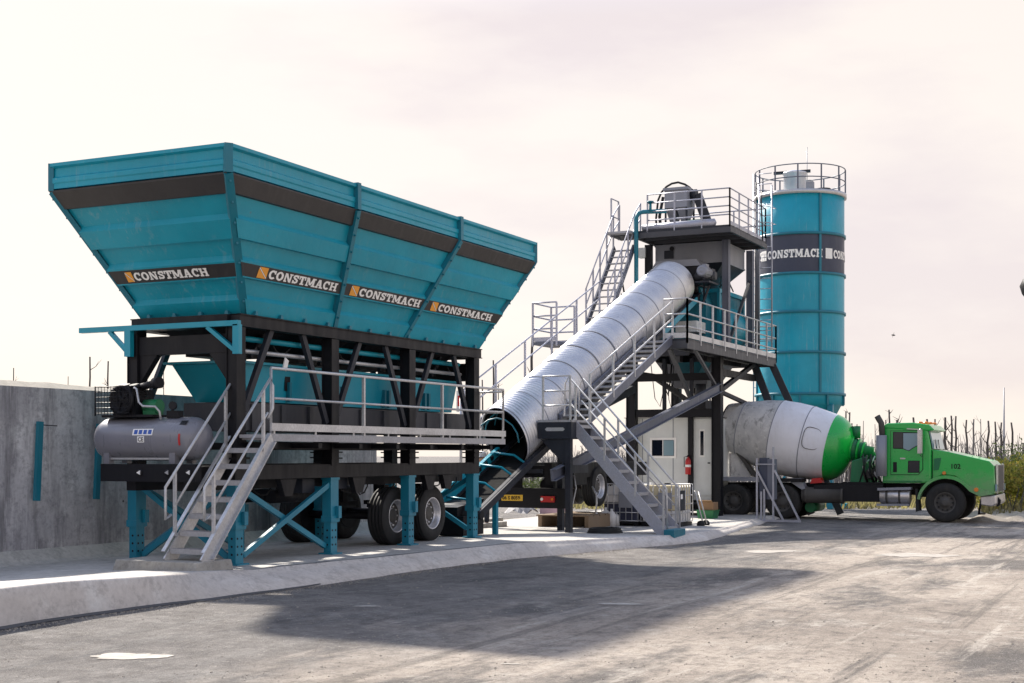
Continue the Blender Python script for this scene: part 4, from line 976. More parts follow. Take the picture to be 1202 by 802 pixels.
# equipment on the top deck
m = MB(); m.box(23.9, 24.7, .98, 1.70, 9.32, 9.86); m.box(23.86, 24.74, .94, 1.74, 9.86, 9.94); dc = m.build('dust_collector', 'panelgrey', W)
for v in (1.16, 1.52):
    m = MB(); m.hexa([(24.22, v-.05, 8.75), (24.38, v-.05, 8.75), (24.38, v+.05, 8.75), (24.22, v+.05, 8.75)], [(23.95, v-.17, 9.318), (24.65, v-.17, 9.318), (24.65, v+.17, 9.318), (23.95, v+.17, 9.318)]); m.build('collector_cone', 'panelgrey', dc)
m = MB()
for u in (23.95, 24.65):
    for v in (1.0, 1.68): m.bar((u, v, ZD), (u, v, 9.32), .05)
m.build('collector_stand', 'steel', dc)
m = MB(); m.pipe([(24.0, 1.95, ZD), (23.95, 2.0, 9.0), (24.0, 1.95, 9.6), (24.05, 1.86, 9.85), (24.1, 1.72, 10.02), (24.15, 1.55, 10.12), (24.2, 1.36, 10.15), (24.25, 1.16, 10.08), (24.28, 1.02, 9.98), (24.3, .95, 9.9)], .035, 8); m.pipe([(24.1, 1.85, ZD), (24.0, 1.9, 9.1), (24.05, 1.8, 9.7)], .05, 8); m.build('dust_hose', 'rubber', W)
m = MB(); m.bar((24.4, .80, 9.75), (24.5, .35, ZD+.1), .30, .30); m.cyl((24.35, .80, 9.75), (24.35, .98, 9.75), .17, 14); m.build('screw_feeder', 'steel', W)
m = MB(); m.cyl((24.0, .95, 8.72), (24.0, .55, 8.72), .2, 18); m.box(23.9, 24.1, .6, .9, ZD, 8.55); m.build('feeder_motor', 'green_dk', W)
m = MB(); m.pipe([(21.85, 1.86, 6.2), (21.85, 1.86, 8.72), (21.88, 1.8, 8.86), (21.95, 1.68, 8.9), (22.1, 1.0, 8.9)], .065, 10); m.cyl((21.95, 1.45, 8.9), (21.95, 1.45, 9.16), .04, 10); m.cyl((21.95, 1.45, 9.16), (21.95, 1.45, 9.2), .10, 12); m.build('water_pipe', 'teal_dark', W)
# ladder with hoops towards the silo
m = MB()
for v in (-.75, -1.15):
    m.pipe([(25.9, v, ZP+.3), (25.9, v, 10.15)], .025, 6)
for k in range(17): z = ZP+.5+k*.33; m.pipe([(25.9, -.75, z), (25.9, -1.15, z)], .014, 5)
for z in (8.9, 9.4, 9.9): m.pipe([(25.9+.0, -.72, z)]+[(25.9-.62*math.sin(PI*k/8), -.95+.33*math.cos(PI*k/8), z) for k in range(9)]+[(25.9, -1.18, z)], .012, 5)
m.build('caged_ladder', 'galv_b', W)
m = MB(); m.pipe([(25.4, -1.0, ZD), (25.2, -1.0, 9.6), (25.5, -.95, 9.9)], .025, 6); m.pipe([(25.0, -.9, ZD), (25.0, -.9, 10.1)], .018, 6); m.build('conduit_pipe', 'steel', W)
r = random.Random(41)
for k in range(16):
    u = r.choice((22.5, 23.5, 24.4, 25.4, 26.2)); v = r.uniform(-.4, 2.1); m = MB()
    z1 = r.choice((4.45, 6.6, 7.3)); z0 = z1-r.uniform(.9, 1.9); w_ = r.uniform(.15, .5)
    m.pipe([(u, v, z1), (u+.06, v+w_*.3, z1-(z1-z0)*.6), (u+.1, v+w_*.6, z0), (u+.12, v+w_, z0+.25), (u+.1, v+w_*1.3, z1)], r.choice((.012, .018, .026)), 6); m.build('cable', 'rubber', W)
m = MB(); m.box(22.75, 23.25, 1.55, 2.1, 5.0, 6.1); m.box(22.70, 22.75, 1.6, 2.05, 5.1, 6.0); m.build('electrical_cabinet', 'mid_dk', W)
m = MB(); m.cyl((23.2, .3, 3.3), (23.2, .3, 3.8), .16, 14); m.box(22.9, 23.5, .05, .6, 3.05, 3.3); m.build('pump_unit', 'mid_dk', W)
for v in (.0, .75, 1.5): m = MB(); m.box(22.72, 26.3, v-.05, v+.05, 4.46, 4.66); m.build('floor_joist', 'black', W)
m = MB(); m.bar((23.45, -.42, 4.8), (26.0, -.42, 7.2), .08); m.build('diagonal_brace', 'mid_dk', W)
for k in range(4): m = MB(); m.pipe([(26.15+.12*k, -.55, 4.9), (26.15+.12*k, -.55, 8.2)], .022, 6); m.build('conduit_pipe', 'mid_dk', W)
# ladder stair on the far side
LA = V((19.9, 0, 5.50)); LB = V((22.62, 0, ZD))
m = MB(); m.box(21.6, 21.95, 1.95, 2.75, ZD-.08, ZD-.02); lt = m.build('steep_stair', 'tread', W)
for v in (2.0, 2.62): m = MB(); m.bar(LA+V((0, v, -.05)), LB+V((-.6, v, -.45)), .05, .18); m.build('stringer', 'mid', lt)
for k in range(11): p = lerp(LA, LB+V((-.6, 0, -.45)), (k+.5)/11); m = MB(); m.box(p.x-.09, p.x+.09, 2.03, 2.59, p.z-.012, p.z+.012); m.build('tread', 'tread', lt)
for v in (1.98, 2.66): guard('handrail', lt, [LA+V((0, v, .0)), LB+V((-.6, v, -.4)), LB+V((-.1, v, -.02))], .95, (.5, 1), None, .02, 'galv_b', 0, step=.9)
guard('guardrail', W, [(22.0, 2.72, ZD), (22.6, 2.72, ZD)], 1.05, (.5, 1), 1, .02, 'galv_b', 0)
m = MB(); m.box(21.98, 22.9, 2.002, 2.75, ZD-.1, ZD-.02); m.build('stair_head', 'steel', W)

# ================================================================== CONTROL CABIN
Cn = thing('control_cabin', (23.4, 1.1, Z0), 'white panelled control cabin under the tower with small window and narrow door', 'cabin')
m = MB(); m.box(22.76, 24.4, -.22, 2.55, .32, 2.78); cb = m.build('wall', 'white', Cn)
m = MB(); m.box(22.72, 24.44, -.24, 2.57, .02, .318); m.build('base_frame', 'black', Cn); m = MB(); m.box(22.72, 24.44, -.26, 2.59, 2.782, 2.798); m.build('roof', 'black', Cn)
m = MB()
for v in (.42, 1.02, 2.0): m.box(22.752, 22.759, v-.012, v+.012, .34, 2.76)
m.build('panel_joint', 'panelgrey', Cn)
a = at('u', 22.75, 763, 514); b = at('u', 22.75, 794, 538)
m = MB(); m.box(22.735, 22.758, b.y, a.y, b.z, a.z); wn = m.build('window', 'letter', Cn)
m = MB(); ins = .07; m.box(22.728, 22.736, b.y+ins, a.y-ins, b.z+ins, a.z-ins); m.build('pane', 'glass', wn)
m = MB(); m.box(22.729, 22.7345, (a.y+b.y)/2-.015, (a.y+b.y)/2+.015, b.z+.05, a.z-.05) if False else m.box(22.72, 22.7275, (a.y+b.y)/2-.012, (a.y+b.y)/2+.012, b.z+ins, a.z-ins); m.build('mullion', 'letter', wn)
m = MB(); m.box(22.72, 22.758, -.20, .36, .46, 2.74); dr = m.build('door', 'white', Cn)
m = MB(); m.box(22.712, 22.719, .02, .18, 1.6, 2.42); m.build('door_frame_trim', 'letter', dr)
m = MB(); m.box(22.705, 22.711, .05, .15, 1.65, 2.37); m.build('pane', 'glass', dr)
m = MB(); m.box(22.69, 22.719, -.15, -.08, 1.4, 1.44); m.build('handle', 'steel', dr)
m = MB(); m.box(22.3, 22.72, -.2, .4, .0, .05) ; m.box(22.45, 22.7, -.2, .4, .2, .24); m.build('doorstep', 'steel', Cn)
m = MB(); m.box(TU+.02, TU+.13, .37, .51, Z0, 2.798); m.build('door_post', 'black', W)
m = MB(); m.box(22.7265, 22.7278, b.y+ins+.01, (a.y+b.y)/2-.02, b.z+ins+.01, a.z-ins-.01); m.build('pane', 'glass_sky', wn)  # pale half laid over the pane: a sky reflection put into the colour
# fire extinguisher on the cabin wall
X = thing('fire_extinguisher', (22.52, .47, 1.1), 'red fire extinguisher hung on the dark post left of the cabin door', 'extinguisher')
m = MB(); m.lathe((22.52, .47, 1.08), (0, 0, 1), [(0, 0), (0, .075), (.01, .085), (.40, .085), (.46, .06), (.49, .025), (.53, .025), (.53, 0)], 18); bd = m.build('cylinder', 'red', X)
m = MB(); m.lathe((22.52, .47, 1.30), (0, 0, 1), [(0, .0865), (.07, .0865)], 18); m.build('label_band', 'letter', bd)
m = MB(); m.box(22.46, 22.62, .455, .485, 1.60, 1.65); m.pipe([(22.52, .47, 1.62), (22.46, .57, 1.6), (22.46, .57, 1.3)], .012, 6); m.build('valve', 'black', X)

# ================================================================== CEMENT SILO
SC = V((32.6, -.36, 0)); SR = 1.56
Q = thing('cement_silo', (SC.x, SC.y, -.25), 'tall round teal cement silo with dark lettered band and railed top', 'silo')
Zr = {'t': 10.84, 'b1': 9.43, 'b0': 8.03, 'r2': 6.68, 'r3': 5.26, 'f': 3.80, 'c': 3.45}
m = MB(); m.lathe(SC, (0, 0, 1), [(Zr['f'], SR), (Zr['r3'], SR), (Zr['r2'], SR), (Zr['b0'], SR), (Zr['b1'], SR), (Zr['t'], SR), (Zr['t']+.05, SR-.1), (Zr['t']+.25, .5), (Zr['t']+.26, 0)], 72, mats=[0, 0, 0, 1, 0, 0, 0, 0]); sh = m.build('shell', ['teal_silo', 'navy'], Q)
for z in (Zr['b1'], Zr['b0'], Zr['r2'], Zr['r3'], Zr['f']):
    m = MB(); m.lathe(SC, (0, 0, 1), [(z-.045, SR), (z-.045, SR+.055), (z+.045, SR+.055), (z+.045, SR)], 72); m.build('ring_flange', 'teal_dark', sh)
m = MB()
toc = (V((CAM.x, CAM.y, 0))-SC).normalized(); ang0 = math.atan2(toc.y, toc.x)
for da in (26, -75, 120, 220):
    a = ang0+math.radians(da); p = SC+V((math.cos(a), math.sin(a), 0))*(SR+.02); m.bar(p+V((0, 0, Zr['f'])), p+V((0, 0, Zr['t'])), .08, .05, up=(math.cos(a), math.sin(a), 0))
m.build('vertical_seam', 'teal_dark', sh)
m = MB(); m.lathe(SC, (0, 0, 1), [(.9, .22), (1.2, .3), (3.4, SR-.12), (3.45, SR), (3.8, SR)], 60); m.build('cone', 'teal', Q)
m = MB()
for k in range(10):
    a = ang0+2*PI*k/10; p = SC+V((math.cos(a), math.sin(a), 0))*(SR+.02); m.bar(p+V((0, 0, 3.42)), p+V((0, 0, 3.76)), .06, .10, up=(math.cos(a), math.sin(a), 0))
m.build('skirt_stiffener', 'teal_dark', Q)
for k in range(4):
    a = ang0+PI/4+PI/2*k; p = SC+V((math.cos(a), math.sin(a), 0))*(SR-.08); m = MB(); m.bar(p+V((0, 0, -.25)), p+V((0, 0, 3.44)), .2, .2); m.build('leg', 'teal_leg', Q)
    a2 = a+PI/2; q = SC+V((math.cos(a2), math.sin(a2), 0))*(SR-.08); m = MB(); m.bar(p+V((0, 0, .2)), q+V((0, 0, 3.0)), .08); m.build('leg_brace', 'teal_leg', Q)
def on_silo(deg, z):
    a0 = ang0+math.radians(deg)
    def f(x, y, l=0):
        a = a0+x/SR; r_ = SR+.012+l; return SC+V((r_*math.cos(a), r_*math.sin(a), z+y))
    return f
SX = 2.05/WW
for d0 in (-59, 34, 127, 220):
    f = on_silo(d0, 8.57); logo('logo_mark', f, sh, .30, .36, -.03, False)
    lettering('lettering', WORD, lambda x, y, l=0: f(x+.36, y, l), 'letter', sh, SX, .29)
m = MB(); m.lathe(SC, (0, 0, 1), [(Zr['t']-.02, SR), (Zr['t']-.02, SR+.08), (Zr['t']+.12, SR+.08), (Zr['t']+.12, SR-.02)], 60); m.build('roof_rim', 'galv', Q)
m = MB(); n = 12
for h in (.45, .9): m.pipe([SC+V((math.cos(2*PI*k/48)*(SR+.03), math.sin(2*PI*k/48)*(SR+.03), Zr['t']+.1+h)) for k in range(49)], .02, 6)
for k in range(n): a = 2*PI*k/n+.2; p = SC+V((math.cos(a)*(SR+.03), math.sin(a)*(SR+.03), Zr['t']+.05)); m.bar(p, p+V((0, 0, .95)), .045)
m.build('guardrail', 'mid', Q)
rgt = V((-toc.y, toc.x, 0))   # to the viewer's right
fc = SC-rgt*0+V((0, 0, 0)); pr = [(-.19*1), ]
fp = SC+toc*.2+rgt*(-.18 if (CAM-SC).cross(rgt).z > 0 else -.18)
m = MB(); m.lathe(fp, (0, 0, 1), [(Zr['t']+.1, .40), (Zr['t']+.86, .40), (Zr['t']+.90, .44), (Zr['t']+.95, .44), (Zr['t']+1.02, .2), (Zr['t']+1.02, 0)], 28); m.build('dust_filter', 'tube', Q)
m = MB(); m.bar(fp+V((0, 0, Zr['t']+.96))-rgt*.75, fp+V((0, 0, Zr['t']+1.0))+rgt*.55, .25, .07); m.build('filter_lid', 'steel', Q)
m = MB(); p = SC+toc*1.2+rgt*.35; m.box(p.x-.12, p.x+.12, p.y-.12, p.y+.12, Zr['t']+.1, Zr['t']+.42); m.build('level_sensor', 'panelgrey', Q)
m = MB(); p = SC+toc*.4+rgt*.8; m.cyl(p+V((0, 0, Zr['t']+.1)), p+V((0, 0, Zr['t']+.3)), .28, 16); m.build('manhole', 'black', Q)
m = MB(); p = SC+rgt*.25; m.pipe([p+V((0, 0, Zr['t']+.2)), p+V((0, 0, Zr['t']+1.9))], .015, 5); m.build('lightning_rod', 'galv', Q)
m = MB(); a = ang0-math.radians(112)
for dd in (-.13, .13):
    aa = a+dd; p = SC+V((math.cos(aa), math.sin(aa), 0))*(SR+.16); m.pipe([p+V((0, 0, .2)), p+V((0, 0, Zr['t']+1.1))], .025, 6)
for k in range(36): z = .4+k*.31; m.pipe([SC+V((math.cos(a-.13), math.sin(a-.13), 0))*(SR+.16)+V((0, 0, z)), SC+V((math.cos(a+.13), math.sin(a+.13), 0))*(SR+.16)+V((0, 0, z))], .013, 5)
m.build('ladder', 'galv_b', Q)

# ================================================================== CONCRETE MIXER TRUCK
TRU = 23.6; RW = 2.35; GT = -.25
K2 = thing('mixer_truck', (24.8, -4, GT), 'green concrete mixer truck with dusty white drum backed under the tower', 'mixer truck')
def TP(px, py): p = at('u', TRU, px, py); return (p.y, p.z)
def side(name, pix, u0, u1, mat, parent, bevel=0):
    m = MB(); m.prism([TP(*p) for p in pix], 'u', u0, u1); return m.build(name, mat, parent, bevel)
UF = TRU+RW
# frame
m = MB()
for u in (TRU+.75, TRU+1.45): m.box(u-.06, u+.06, -7.9, .0, .50, .82)
m.box(TRU+.5, UF-.5, -7.0, -6.0, .45, .95)
m.build('frame', 'black', K2)
m = MB(); m.box(TRU+.15, UF-.15, -5.0, -3.0, .30, .78); m.box(TRU+.4, UF-.4, -2.6, -.3, .35, .6); m.build('underbody', 'black', K2)
# cab
cab = side('cab', [(1034.5, 506), (1036.5, 500.5), (1041, 499), (1087, 500), (1092, 527.5), (1092, 567.5), (1034.5, 567.5)], TRU+.12, UF-.12, 'green', K2, .05)
side('roof', [(1035.5, 500), (1041, 496.8), (1070, 496), (1090, 498.5), (1096.5, 505), (1090, 506), (1036, 503)], TRU+.10, UF-.10, 'green', cab, .04)
hood = side('hood', [(1092, 527.5), (1110, 530), (1160, 541.5), (1165.5, 547), (1167, 580), (1140, 579), (1132, 567), (1120, 559), (1106, 557), (1094, 562), (1092.2, 567)], TRU+.22, UF-.22, 'green', K2, .06)
# windscreen
a = TP(1087.4, 505); b = TP(1094.5, 527)
m = MB(); n_ = .03
m.hexa([(TRU+.25, a[0]-.02, a[1]), (UF-.25, a[0]-.02, a[1]), (UF-.25, b[0]+.03, b[1]), (TRU+.25, b[0]+.03, b[1])], [(TRU+.25, a[0]-.06, a[1]), (UF-.25, a[0]-.06, a[1]), (UF-.25, b[0]-.02, b[1]), (TRU+.25, b[0]-.02, b[1])]); m.build('windscreen', 'glass_sky', cab)
for q in (.35, .9): m = MB(); m.pipe([(TRU+q, b[0]-.05, b[1]+.02), (TRU+q+.3, (a[0]+b[0])/2-.06, (a[1]+b[1])/2)], .012, 5); m.build('wiper', 'black', cab)
# door with windows (near side) and its mirror on the far side
for s_, ua, ub in (('n', TRU+.104, TRU+.119), ('f', UF-.119, UF-.104)):
    gq = (TRU+.10, TRU+.1195) if s_ == 'n' else (UF-.1195, UF-.10); gz_ = (ua+.004, ub+.0006) if False else ((ua+.003, ua+.0155) if s_ == 'n' else (ub-.0155, ub-.003))
    side('door_gap', [(1044.5, 505.5), (1079.6, 505.5), (1082.7, 528), (1082.7, 551.3), (1077.3, 557.7), (1044.5, 557.7)], *gz_, 'black', cab)
    d_ = side('door', [(1045, 506), (1079, 506), (1082, 528), (1082, 551), (1077, 557), (1045, 557)], ua, ub, 'green', cab)
    e = -.006 if s_ == 'n' else .006; o_ = (ua-.006, ua-.0005) if s_ == 'n' else (ub+.0005, ub+.006)
    side('window_seal', [(1047.3, 506.8), (1076.8, 507.6), (1078.3, 522.4), (1070.4, 526.8), (1066.2, 529.8), (1059.2, 527.2), (1047.3, 526.8)], *((ua-.003, ua-.0004) if s_ == 'n' else (ub+.0004, ub+.003)), 'black', d_)
    side('side_window', [(1048, 507.5), (1059, 507.5), (1059, 526), (1048, 526)], *o_, 'glass', d_)
    side('quarter_glass', [(1059.6, 508.5), (1076, 508.5), (1077.5, 522), (1070, 526), (1066, 529), (1059.6, 526.5)], *o_, 'glass_sky', d_)
    side('window_seal', [(1065.2, 540.8), (1078.7, 540.8), (1078.7, 555.2), (1064.7, 555.2)], *((ua-.003, ua-.0004) if s_ == 'n' else (ub+.0004, ub+.003)), 'black', d_)
    side('lower_window', [(1066, 541.5), (1078, 541.5), (1078, 554.5), (1065.5, 554.5)], *o_, 'glass', d_)
    side('vent', [(1047.5, 542.5), (1052, 542.5), (1052, 554.5), (1047.5, 554.5)], *o_, 'black', d_)
    side('handle', [(1056, 537.5), (1062, 537.5), (1062, 539.2), (1056, 539.2)], *((ua-.03, ua) if s_ == 'n' else (ub, ub+.03)), 'chrome', d_)
    m = MB(); y_, z_ = TP(1081, 515)
    uu = TRU-.12 if s_ == 'n' else UF+.12; ui = TRU+.1 if s_ == 'n' else UF-.1
    m.box(uu-.11, uu+.11, y_-.06, y_+.06, z_-.42, z_+.26); m.pipe([(ui, y_, z_+.28), (uu, y_, z_+.28), (uu, y_, z_-.46), (ui, y_, z_-.5)], .015, 6); m.build('mirror', 'chrome', cab)
side('grab_bar', [(1064, 502.8), (1080, 503.6), (1080, 504.8), (1064, 504)], TRU+.04, TRU+.08, 'chrome', cab)
for px in (1077, 1084):
    y_, z_ = TP(px, 496)
    for q in (.45, 1.15, 1.85):
        m = MB(); m.lathe((TRU+q, y_, z_-.02), (0, 0, 1), [(0, .085), (.035, .075), (.055, .04), (.06, 0)], 12); m.build('roof_light', 'amber', cab)
# hood details
side('hood_seam', [(1092.8, 529), (1093.5, 529), (1093.6, 561), (1092.9, 562)], TRU+.21, TRU+.2195, 'black', hood)
side('cab_sill', [(1035, 564.5), (1081, 564.5), (1081, 565.5), (1035, 565.5)], TRU+.108, TRU+.1185, 'green_dk', cab)
side('hood_vent', [(1095, 538.5), (1103.5, 537.5), (1100.5, 551.5), (1094.5, 552.5)], TRU+.205, TRU+.219, 'green_dk', hood)
y_, z_ = TP(1114, 550.3); fonttext('number', '102', .19, planar((TRU+.22, y_, z_), (0, -1, 0), (0, 0, 1), (-1, 0, 0), .006), 'black', hood)
m = MB(); y_, z_ = TP(1107, 555.5); m.cyl((TRU+.215, y_, z_), (TRU+.18, y_, z_), .05, 12); m.build('marker_light', 'amber', hood)
side('grille', [(1166, 546), (1168.5, 546.5), (1168.5, 578), (1167.2, 578)], TRU+.5, UF-.5, 'rim_dk', hood)
side('grille_frame', [(1166.5, 544.5), (1169.2, 545.5), (1169.2, 580), (1167.4, 580)], TRU+.44, TRU+.495, 'chrome', hood)
side('grille_frame', [(1166.5, 544.5), (1169.2, 545.5), (1169.2, 580), (1167.4, 580)], UF-.495, UF-.44, 'chrome', hood)
# fenders
def fender(u0, u1):
    m = MB(); c_ = TP(1110, 592.3); R1, R2 = .80, .73; prev = None
    arcs = [math.radians(a) for a in range(-2, 152, 11)]
    outer = []; inner = []
    for a in arcs: outer.append((c_[0]-math.cos(a+.55)*0-R1*math.cos(PI-a-.10), c_[1]+R1*math.sin(PI-a-.10))); inner.append((c_[0]-R2*math.cos(PI-a-.10), c_[1]+R2*math.sin(PI-a-.10)))
    outer = []; inner = []
    for k in range(15):
        t = k/14.; a = math.radians(170-t*130)       # from rear low to front
        outer.append((c_[0]-R1*math.cos(a), c_[1]+R1*math.sin(a)*1.03)); inner.append((c_[0]-R2*math.cos(a), c_[1]+R2*math.sin(a)*1.0))
    nose = [TP(1146, 571), TP(1166, 580.5)]; nin = [TP(1138, 577), TP(1150, 583)]
    outer += nose; inner += nin
    for k in range(len(outer)-1):
        m.hexa([(u0, *outer[k]), (u0, *outer[k+1]), (u0, *inner[k+1]), (u0, *inner[k])], [(u1, *outer[k]), (u1, *outer[k+1]), (u1, *inner[k+1]), (u1, *inner[k])])
    return m.build('fender', 'green', hood)
fender(TRU, TRU+.34); fender(UF-.34, UF)
for u0, u1 in ((TRU-.004, TRU-.001),):
    y_, z_ = TP(1146, 575); m = MB(); m.cyl((TRU+.02, y_, z_), (TRU-.03, y_, z_), .06, 14); m.build('headlight', 'amber', hood)
for u in (TRU+.3, UF-.3): m = MB(); m.box(u-.13, u+.13, TP(1167, 575)[0]-.06, TP(1167, 575)[0]-.01, TP(1167, 577)[1], TP(1167, 569)[1]); m.build('headlight', 'glass_sky', hood)
side('bumper', [(1150.5, 583), (1168.5, 581.5), (1169, 592), (1164, 595), (1151, 593)], TRU+.05, UF-.05, 'chrome', K2, .03)
side('tow_hook', [(1168.5, 584), (1172, 588), (1171, 594), (1167, 596)], TRU+.5, TRU+.65, 'black', K2)
m = MB(); y0_, z0_ = TP(1150, 585); y1_, z1_ = TP(1147, 604); m.pipe([(TRU+.4, y0_, z0_), (TRU+.35, y1_, z1_), (TRU+.8, y1_-.1, z1_)], .035, 6); m.build('tie_rod', 'black', K2)
# exhaust, tank, steps, flap
y_, z0_ = TP(1035.5, 559); _, z1_ = TP(1035.5, 511)
m = MB(); m.cyl((TRU+.0, y_+.02, z0_), (TRU+.0, y_+.02, z1_), .155, 20); ex = m.build('exhaust_shield', 'panelgrey', K2)
a = TP(1035.5, 511); b = TP(1034.5, 497); c_ = TP(1029.5, 488.5)
m = MB(); m.pipe([(TRU, *a), (TRU, *b), (TRU, *lerp((*b, 0), (*c_, 0), .5)[:2]), (TRU, *c_)], .085, 14); m.build('exhaust_stack', 'rim_dk', ex)
y0_, zc = TP(1031.5, 582.5); y1_, _ = TP(1067.5, 582.5)
m = MB(); m.lathe((TRU+.24, y0_, zc), (0, -1, 0), [(0, 0), (0, .2), (.03, .225), (abs(y1_-y0_)-.03, .225), (abs(y1_-y0_), .2), (abs(y1_-y0_), 0)], 28); ft = m.build('fuel_tank', 'chrome', K2)
m = MB()
for px in (1039, 1054): y_, _ = TP(px, 580); m.lathe((TRU+.24, y_, zc), (0, -1, 0), [(0, .227), (0, .237), (.06, .237), (.06, .227)], 28)
m.build('tank_strap', 'rim_dk', ft)
side('step', [(1030, 573), (1069, 572), (1069, 575), (1030, 576)], TRU-.02, TRU+.3, 'panelgrey', K2); side('step', [(1029, 591.5), (1067, 591.5), (1067, 594), (1029, 594)], TRU-.02, TRU+.25, 'panelgrey', K2)
side('mud_flap', [(1074, 574), (1076.5, 574), (1078.5, 600), (1074.5, 601)], TRU+.05, TRU+.5, 'rubber_dusty', K2)
# rear: water tank tube, fender plates, chute pieces
a = TP(939, 582); b = TP(990, 580)
m = MB(); m.lathe((TRU+.3, a[0], a[1]+.02), (0, -1, 0), [(0, 0), (0, .2), (.04, .235), (.1, .235), (.1, .25), (.16, .25), (.16, .235), (1.16, .235), (1.16, .25), (1.22, .25), (1.22, .2), (1.24, 0)], 24); m.build('water_tank', 'rim_dk', K2)
side('rear_fender', [(846, 560), (890, 560.5), (891, 565), (846, 564.5)], TRU+.0, TRU+.62, 'panelgrey', K2); side('rear_fender', [(895, 561.5), (940, 562), (941, 566), (895, 566)], TRU+.0, TRU+.62, 'black', K2)
side('chute', [(921, 562), (938, 561.5), (944, 574), (940, 575)], TRU+.1, TRU+.5, 'panelgrey', K2)
side('chute_leg', [(849, 532), (858, 533), (874, 560), (849, 560)], TRU+.75, TRU+1.5, 'drum_old', K2)
a = TP(858, 531); b = TP(882, 562)
for q in (.7, 1.7): m = MB(); m.bar((TRU+q, *a), (TRU+q, *b), .12, .1); m.build('drum_support', 'rim_dk', K2)
side('toolbox', [(950, 562), (960, 561), (962, 567), (948, 568)], TRU+.3, TRU+.6, 'red', K2)
# wheels
yf, _ = TP(1109, 592)
for u, s_ in ((TRU+.02, -1), (UF-.40, 1)):
    pass
def uwheel(u_out, v, z, r, w, inner=False):
    """axle along u; the truck is driven along -v"""
    sgn = -1 if u_out < TRU+1 else 1; c_ = V((u_out-sgn*(-w/2)*-1 if False else u_out+(-sgn)*(-1)*0, v, z))
    return c_
def truck_wheel(uc, v, z, r, w, sgn, tyre, rim, front):
    c_ = V((uc, v, z)); d = V((sgn, 0, 0)); h = w/2; rimr = .285; m = MB()
    prof = [(-h*.8, rimr), (-h, rimr+.05), (-h*.96, r-.07), (-h*.78, r-.012), (-h*.3, r), (-h*.28, r-.015), (-h*.2, r-.015), (-h*.18, r), (h*.18, r), (h*.2, r-.015), (h*.28, r-.015), (h*.3, r), (h*.78, r-.012), (h*.96, r-.07), (h, r-.13), (h*.98, rimr+.04), (h*.86, rimr+.005), (h*.6, rimr)]
    m.lathe(c_, d, prof, 44); t = m.build('wheel', tyre, K2); m = MB()
    if front: m.lathe(c_, d, [(h*.9, rimr+.01), (h*.9, rimr-.02), (h*.55, rimr-.05), (h*.75, rimr*.6), (h*.8, rimr*.42), (h*1.1, rimr*.36), (h*1.15, rimr*.2), (h*1.15, 0)], 30)
    else: m.lathe(c_, d, [(h*.9, rimr+.012), (h*.92, rimr), (h*.2, rimr-.05), (h*.05, rimr*.6), (h*.6, rimr*.42), (h*.7, rimr*.25), (h*.7, 0)], 30)
    m.mi = 1
    for k in range(10):
        a = 2*PI*k/10; p = c_+d*(h*(.62 if front else .1))+V((0, math.cos(a), math.sin(a)))*rimr*.74; m.cyl(p, p+d*.05, .02 if not front else .028, 6)
    m.build('rim', [rim, 'rubber_dusty'], t)
for sgn, uo in ((-1, TRU+.19), (1, UF-.19)): truck_wheel(uo, yf, GT+.565, .56, .36, sgn, 'rubber_dusty', 'rim_dk', True)
for px in (860, 917.5):
    v_, _ = TP(px, 588)
    for sgn, base in ((-1, TRU), (1, UF)):
        for q in (.15, .47): truck_wheel(base-sgn*q, v_, GT+.525, .52, .28, sgn, 'rubber_dusty', 'rim_dk', False)
    m = MB(); m.cyl((TRU+.3, v_, GT+.52), (UF-.3, v_, GT+.52), .1, 12); m.build('axle', 'black', K2)
m = MB(); m.cyl((TRU+.3, yf, GT+.55), (UF-.3, yf, GT+.55), .07, 12); m.build('axle', 'black', K2)
m = MB(); v_, z_ = TP(946, 596); m.cyl((TRU+.5, v_, z_), (TRU+1.8, v_, z_), .16, 14); m.build('lift_axle', 'green_dk', K2)
# drum
UC = TRU+RW/2
def DP(px, py): p = at('u', UC, px, py); return V((UC, p.y, p.z))
d0 = DP(852, 500); d1 = DP(976, 525.5); dax = (d1-d0).normalized(); LD = (d1-d0).length; sc = 42.6/F
def tt(px, py): return (DP(px, py)-d0).dot(dax)
sec = [(tt(852, 500), 27.5), (tt(873.5, 503), 33.5), (tt(895, 507), 39.5), (tt(914, 511), 43), (tt(931, 514), 43.6), (tt(949, 519.5), 42.8), (tt(977, 525), 38.6)]
r_ = lambda k: sec[k][1]*sc
m = MB(); m.lathe(d0, dax, [(sec[0][0]-.02, .3), (sec[0][0], r_(0)-.03), (sec[0][0]+.06, r_(0))]+[(sec[k][0], r_(k)) for k in range(1, 7)], 60, mats=[2, 2, 1, 1, 1, 0, 0, 0])
drum = m.build('drum', ['drum', 'drum_old', 'black'], K2)
for k in (1, 3, 5):
    m = MB(); t = sec[k][0]; m.lathe(d0, dax, [(t-.012, r_(k)-.01), (t-.012, r_(k)+.010), (t+.012, r_(k)+.010), (t+.012, r_(k)-.01)], 60); m.build('weld_seam', 'panelgrey', drum)
t6 = sec[6][0]; r6 = r_(6)
m = MB(); m.lathe(d0, dax, [(t6, r6+.004), (t6+.18, r6*.95), (t6+.36, r6*.83), (t6+.50, r6*.66), (t6+.60, r6*.42), (t6+.64, .2), (t6+.66, .0)], 60); m.build('drum_end', 'green', drum)
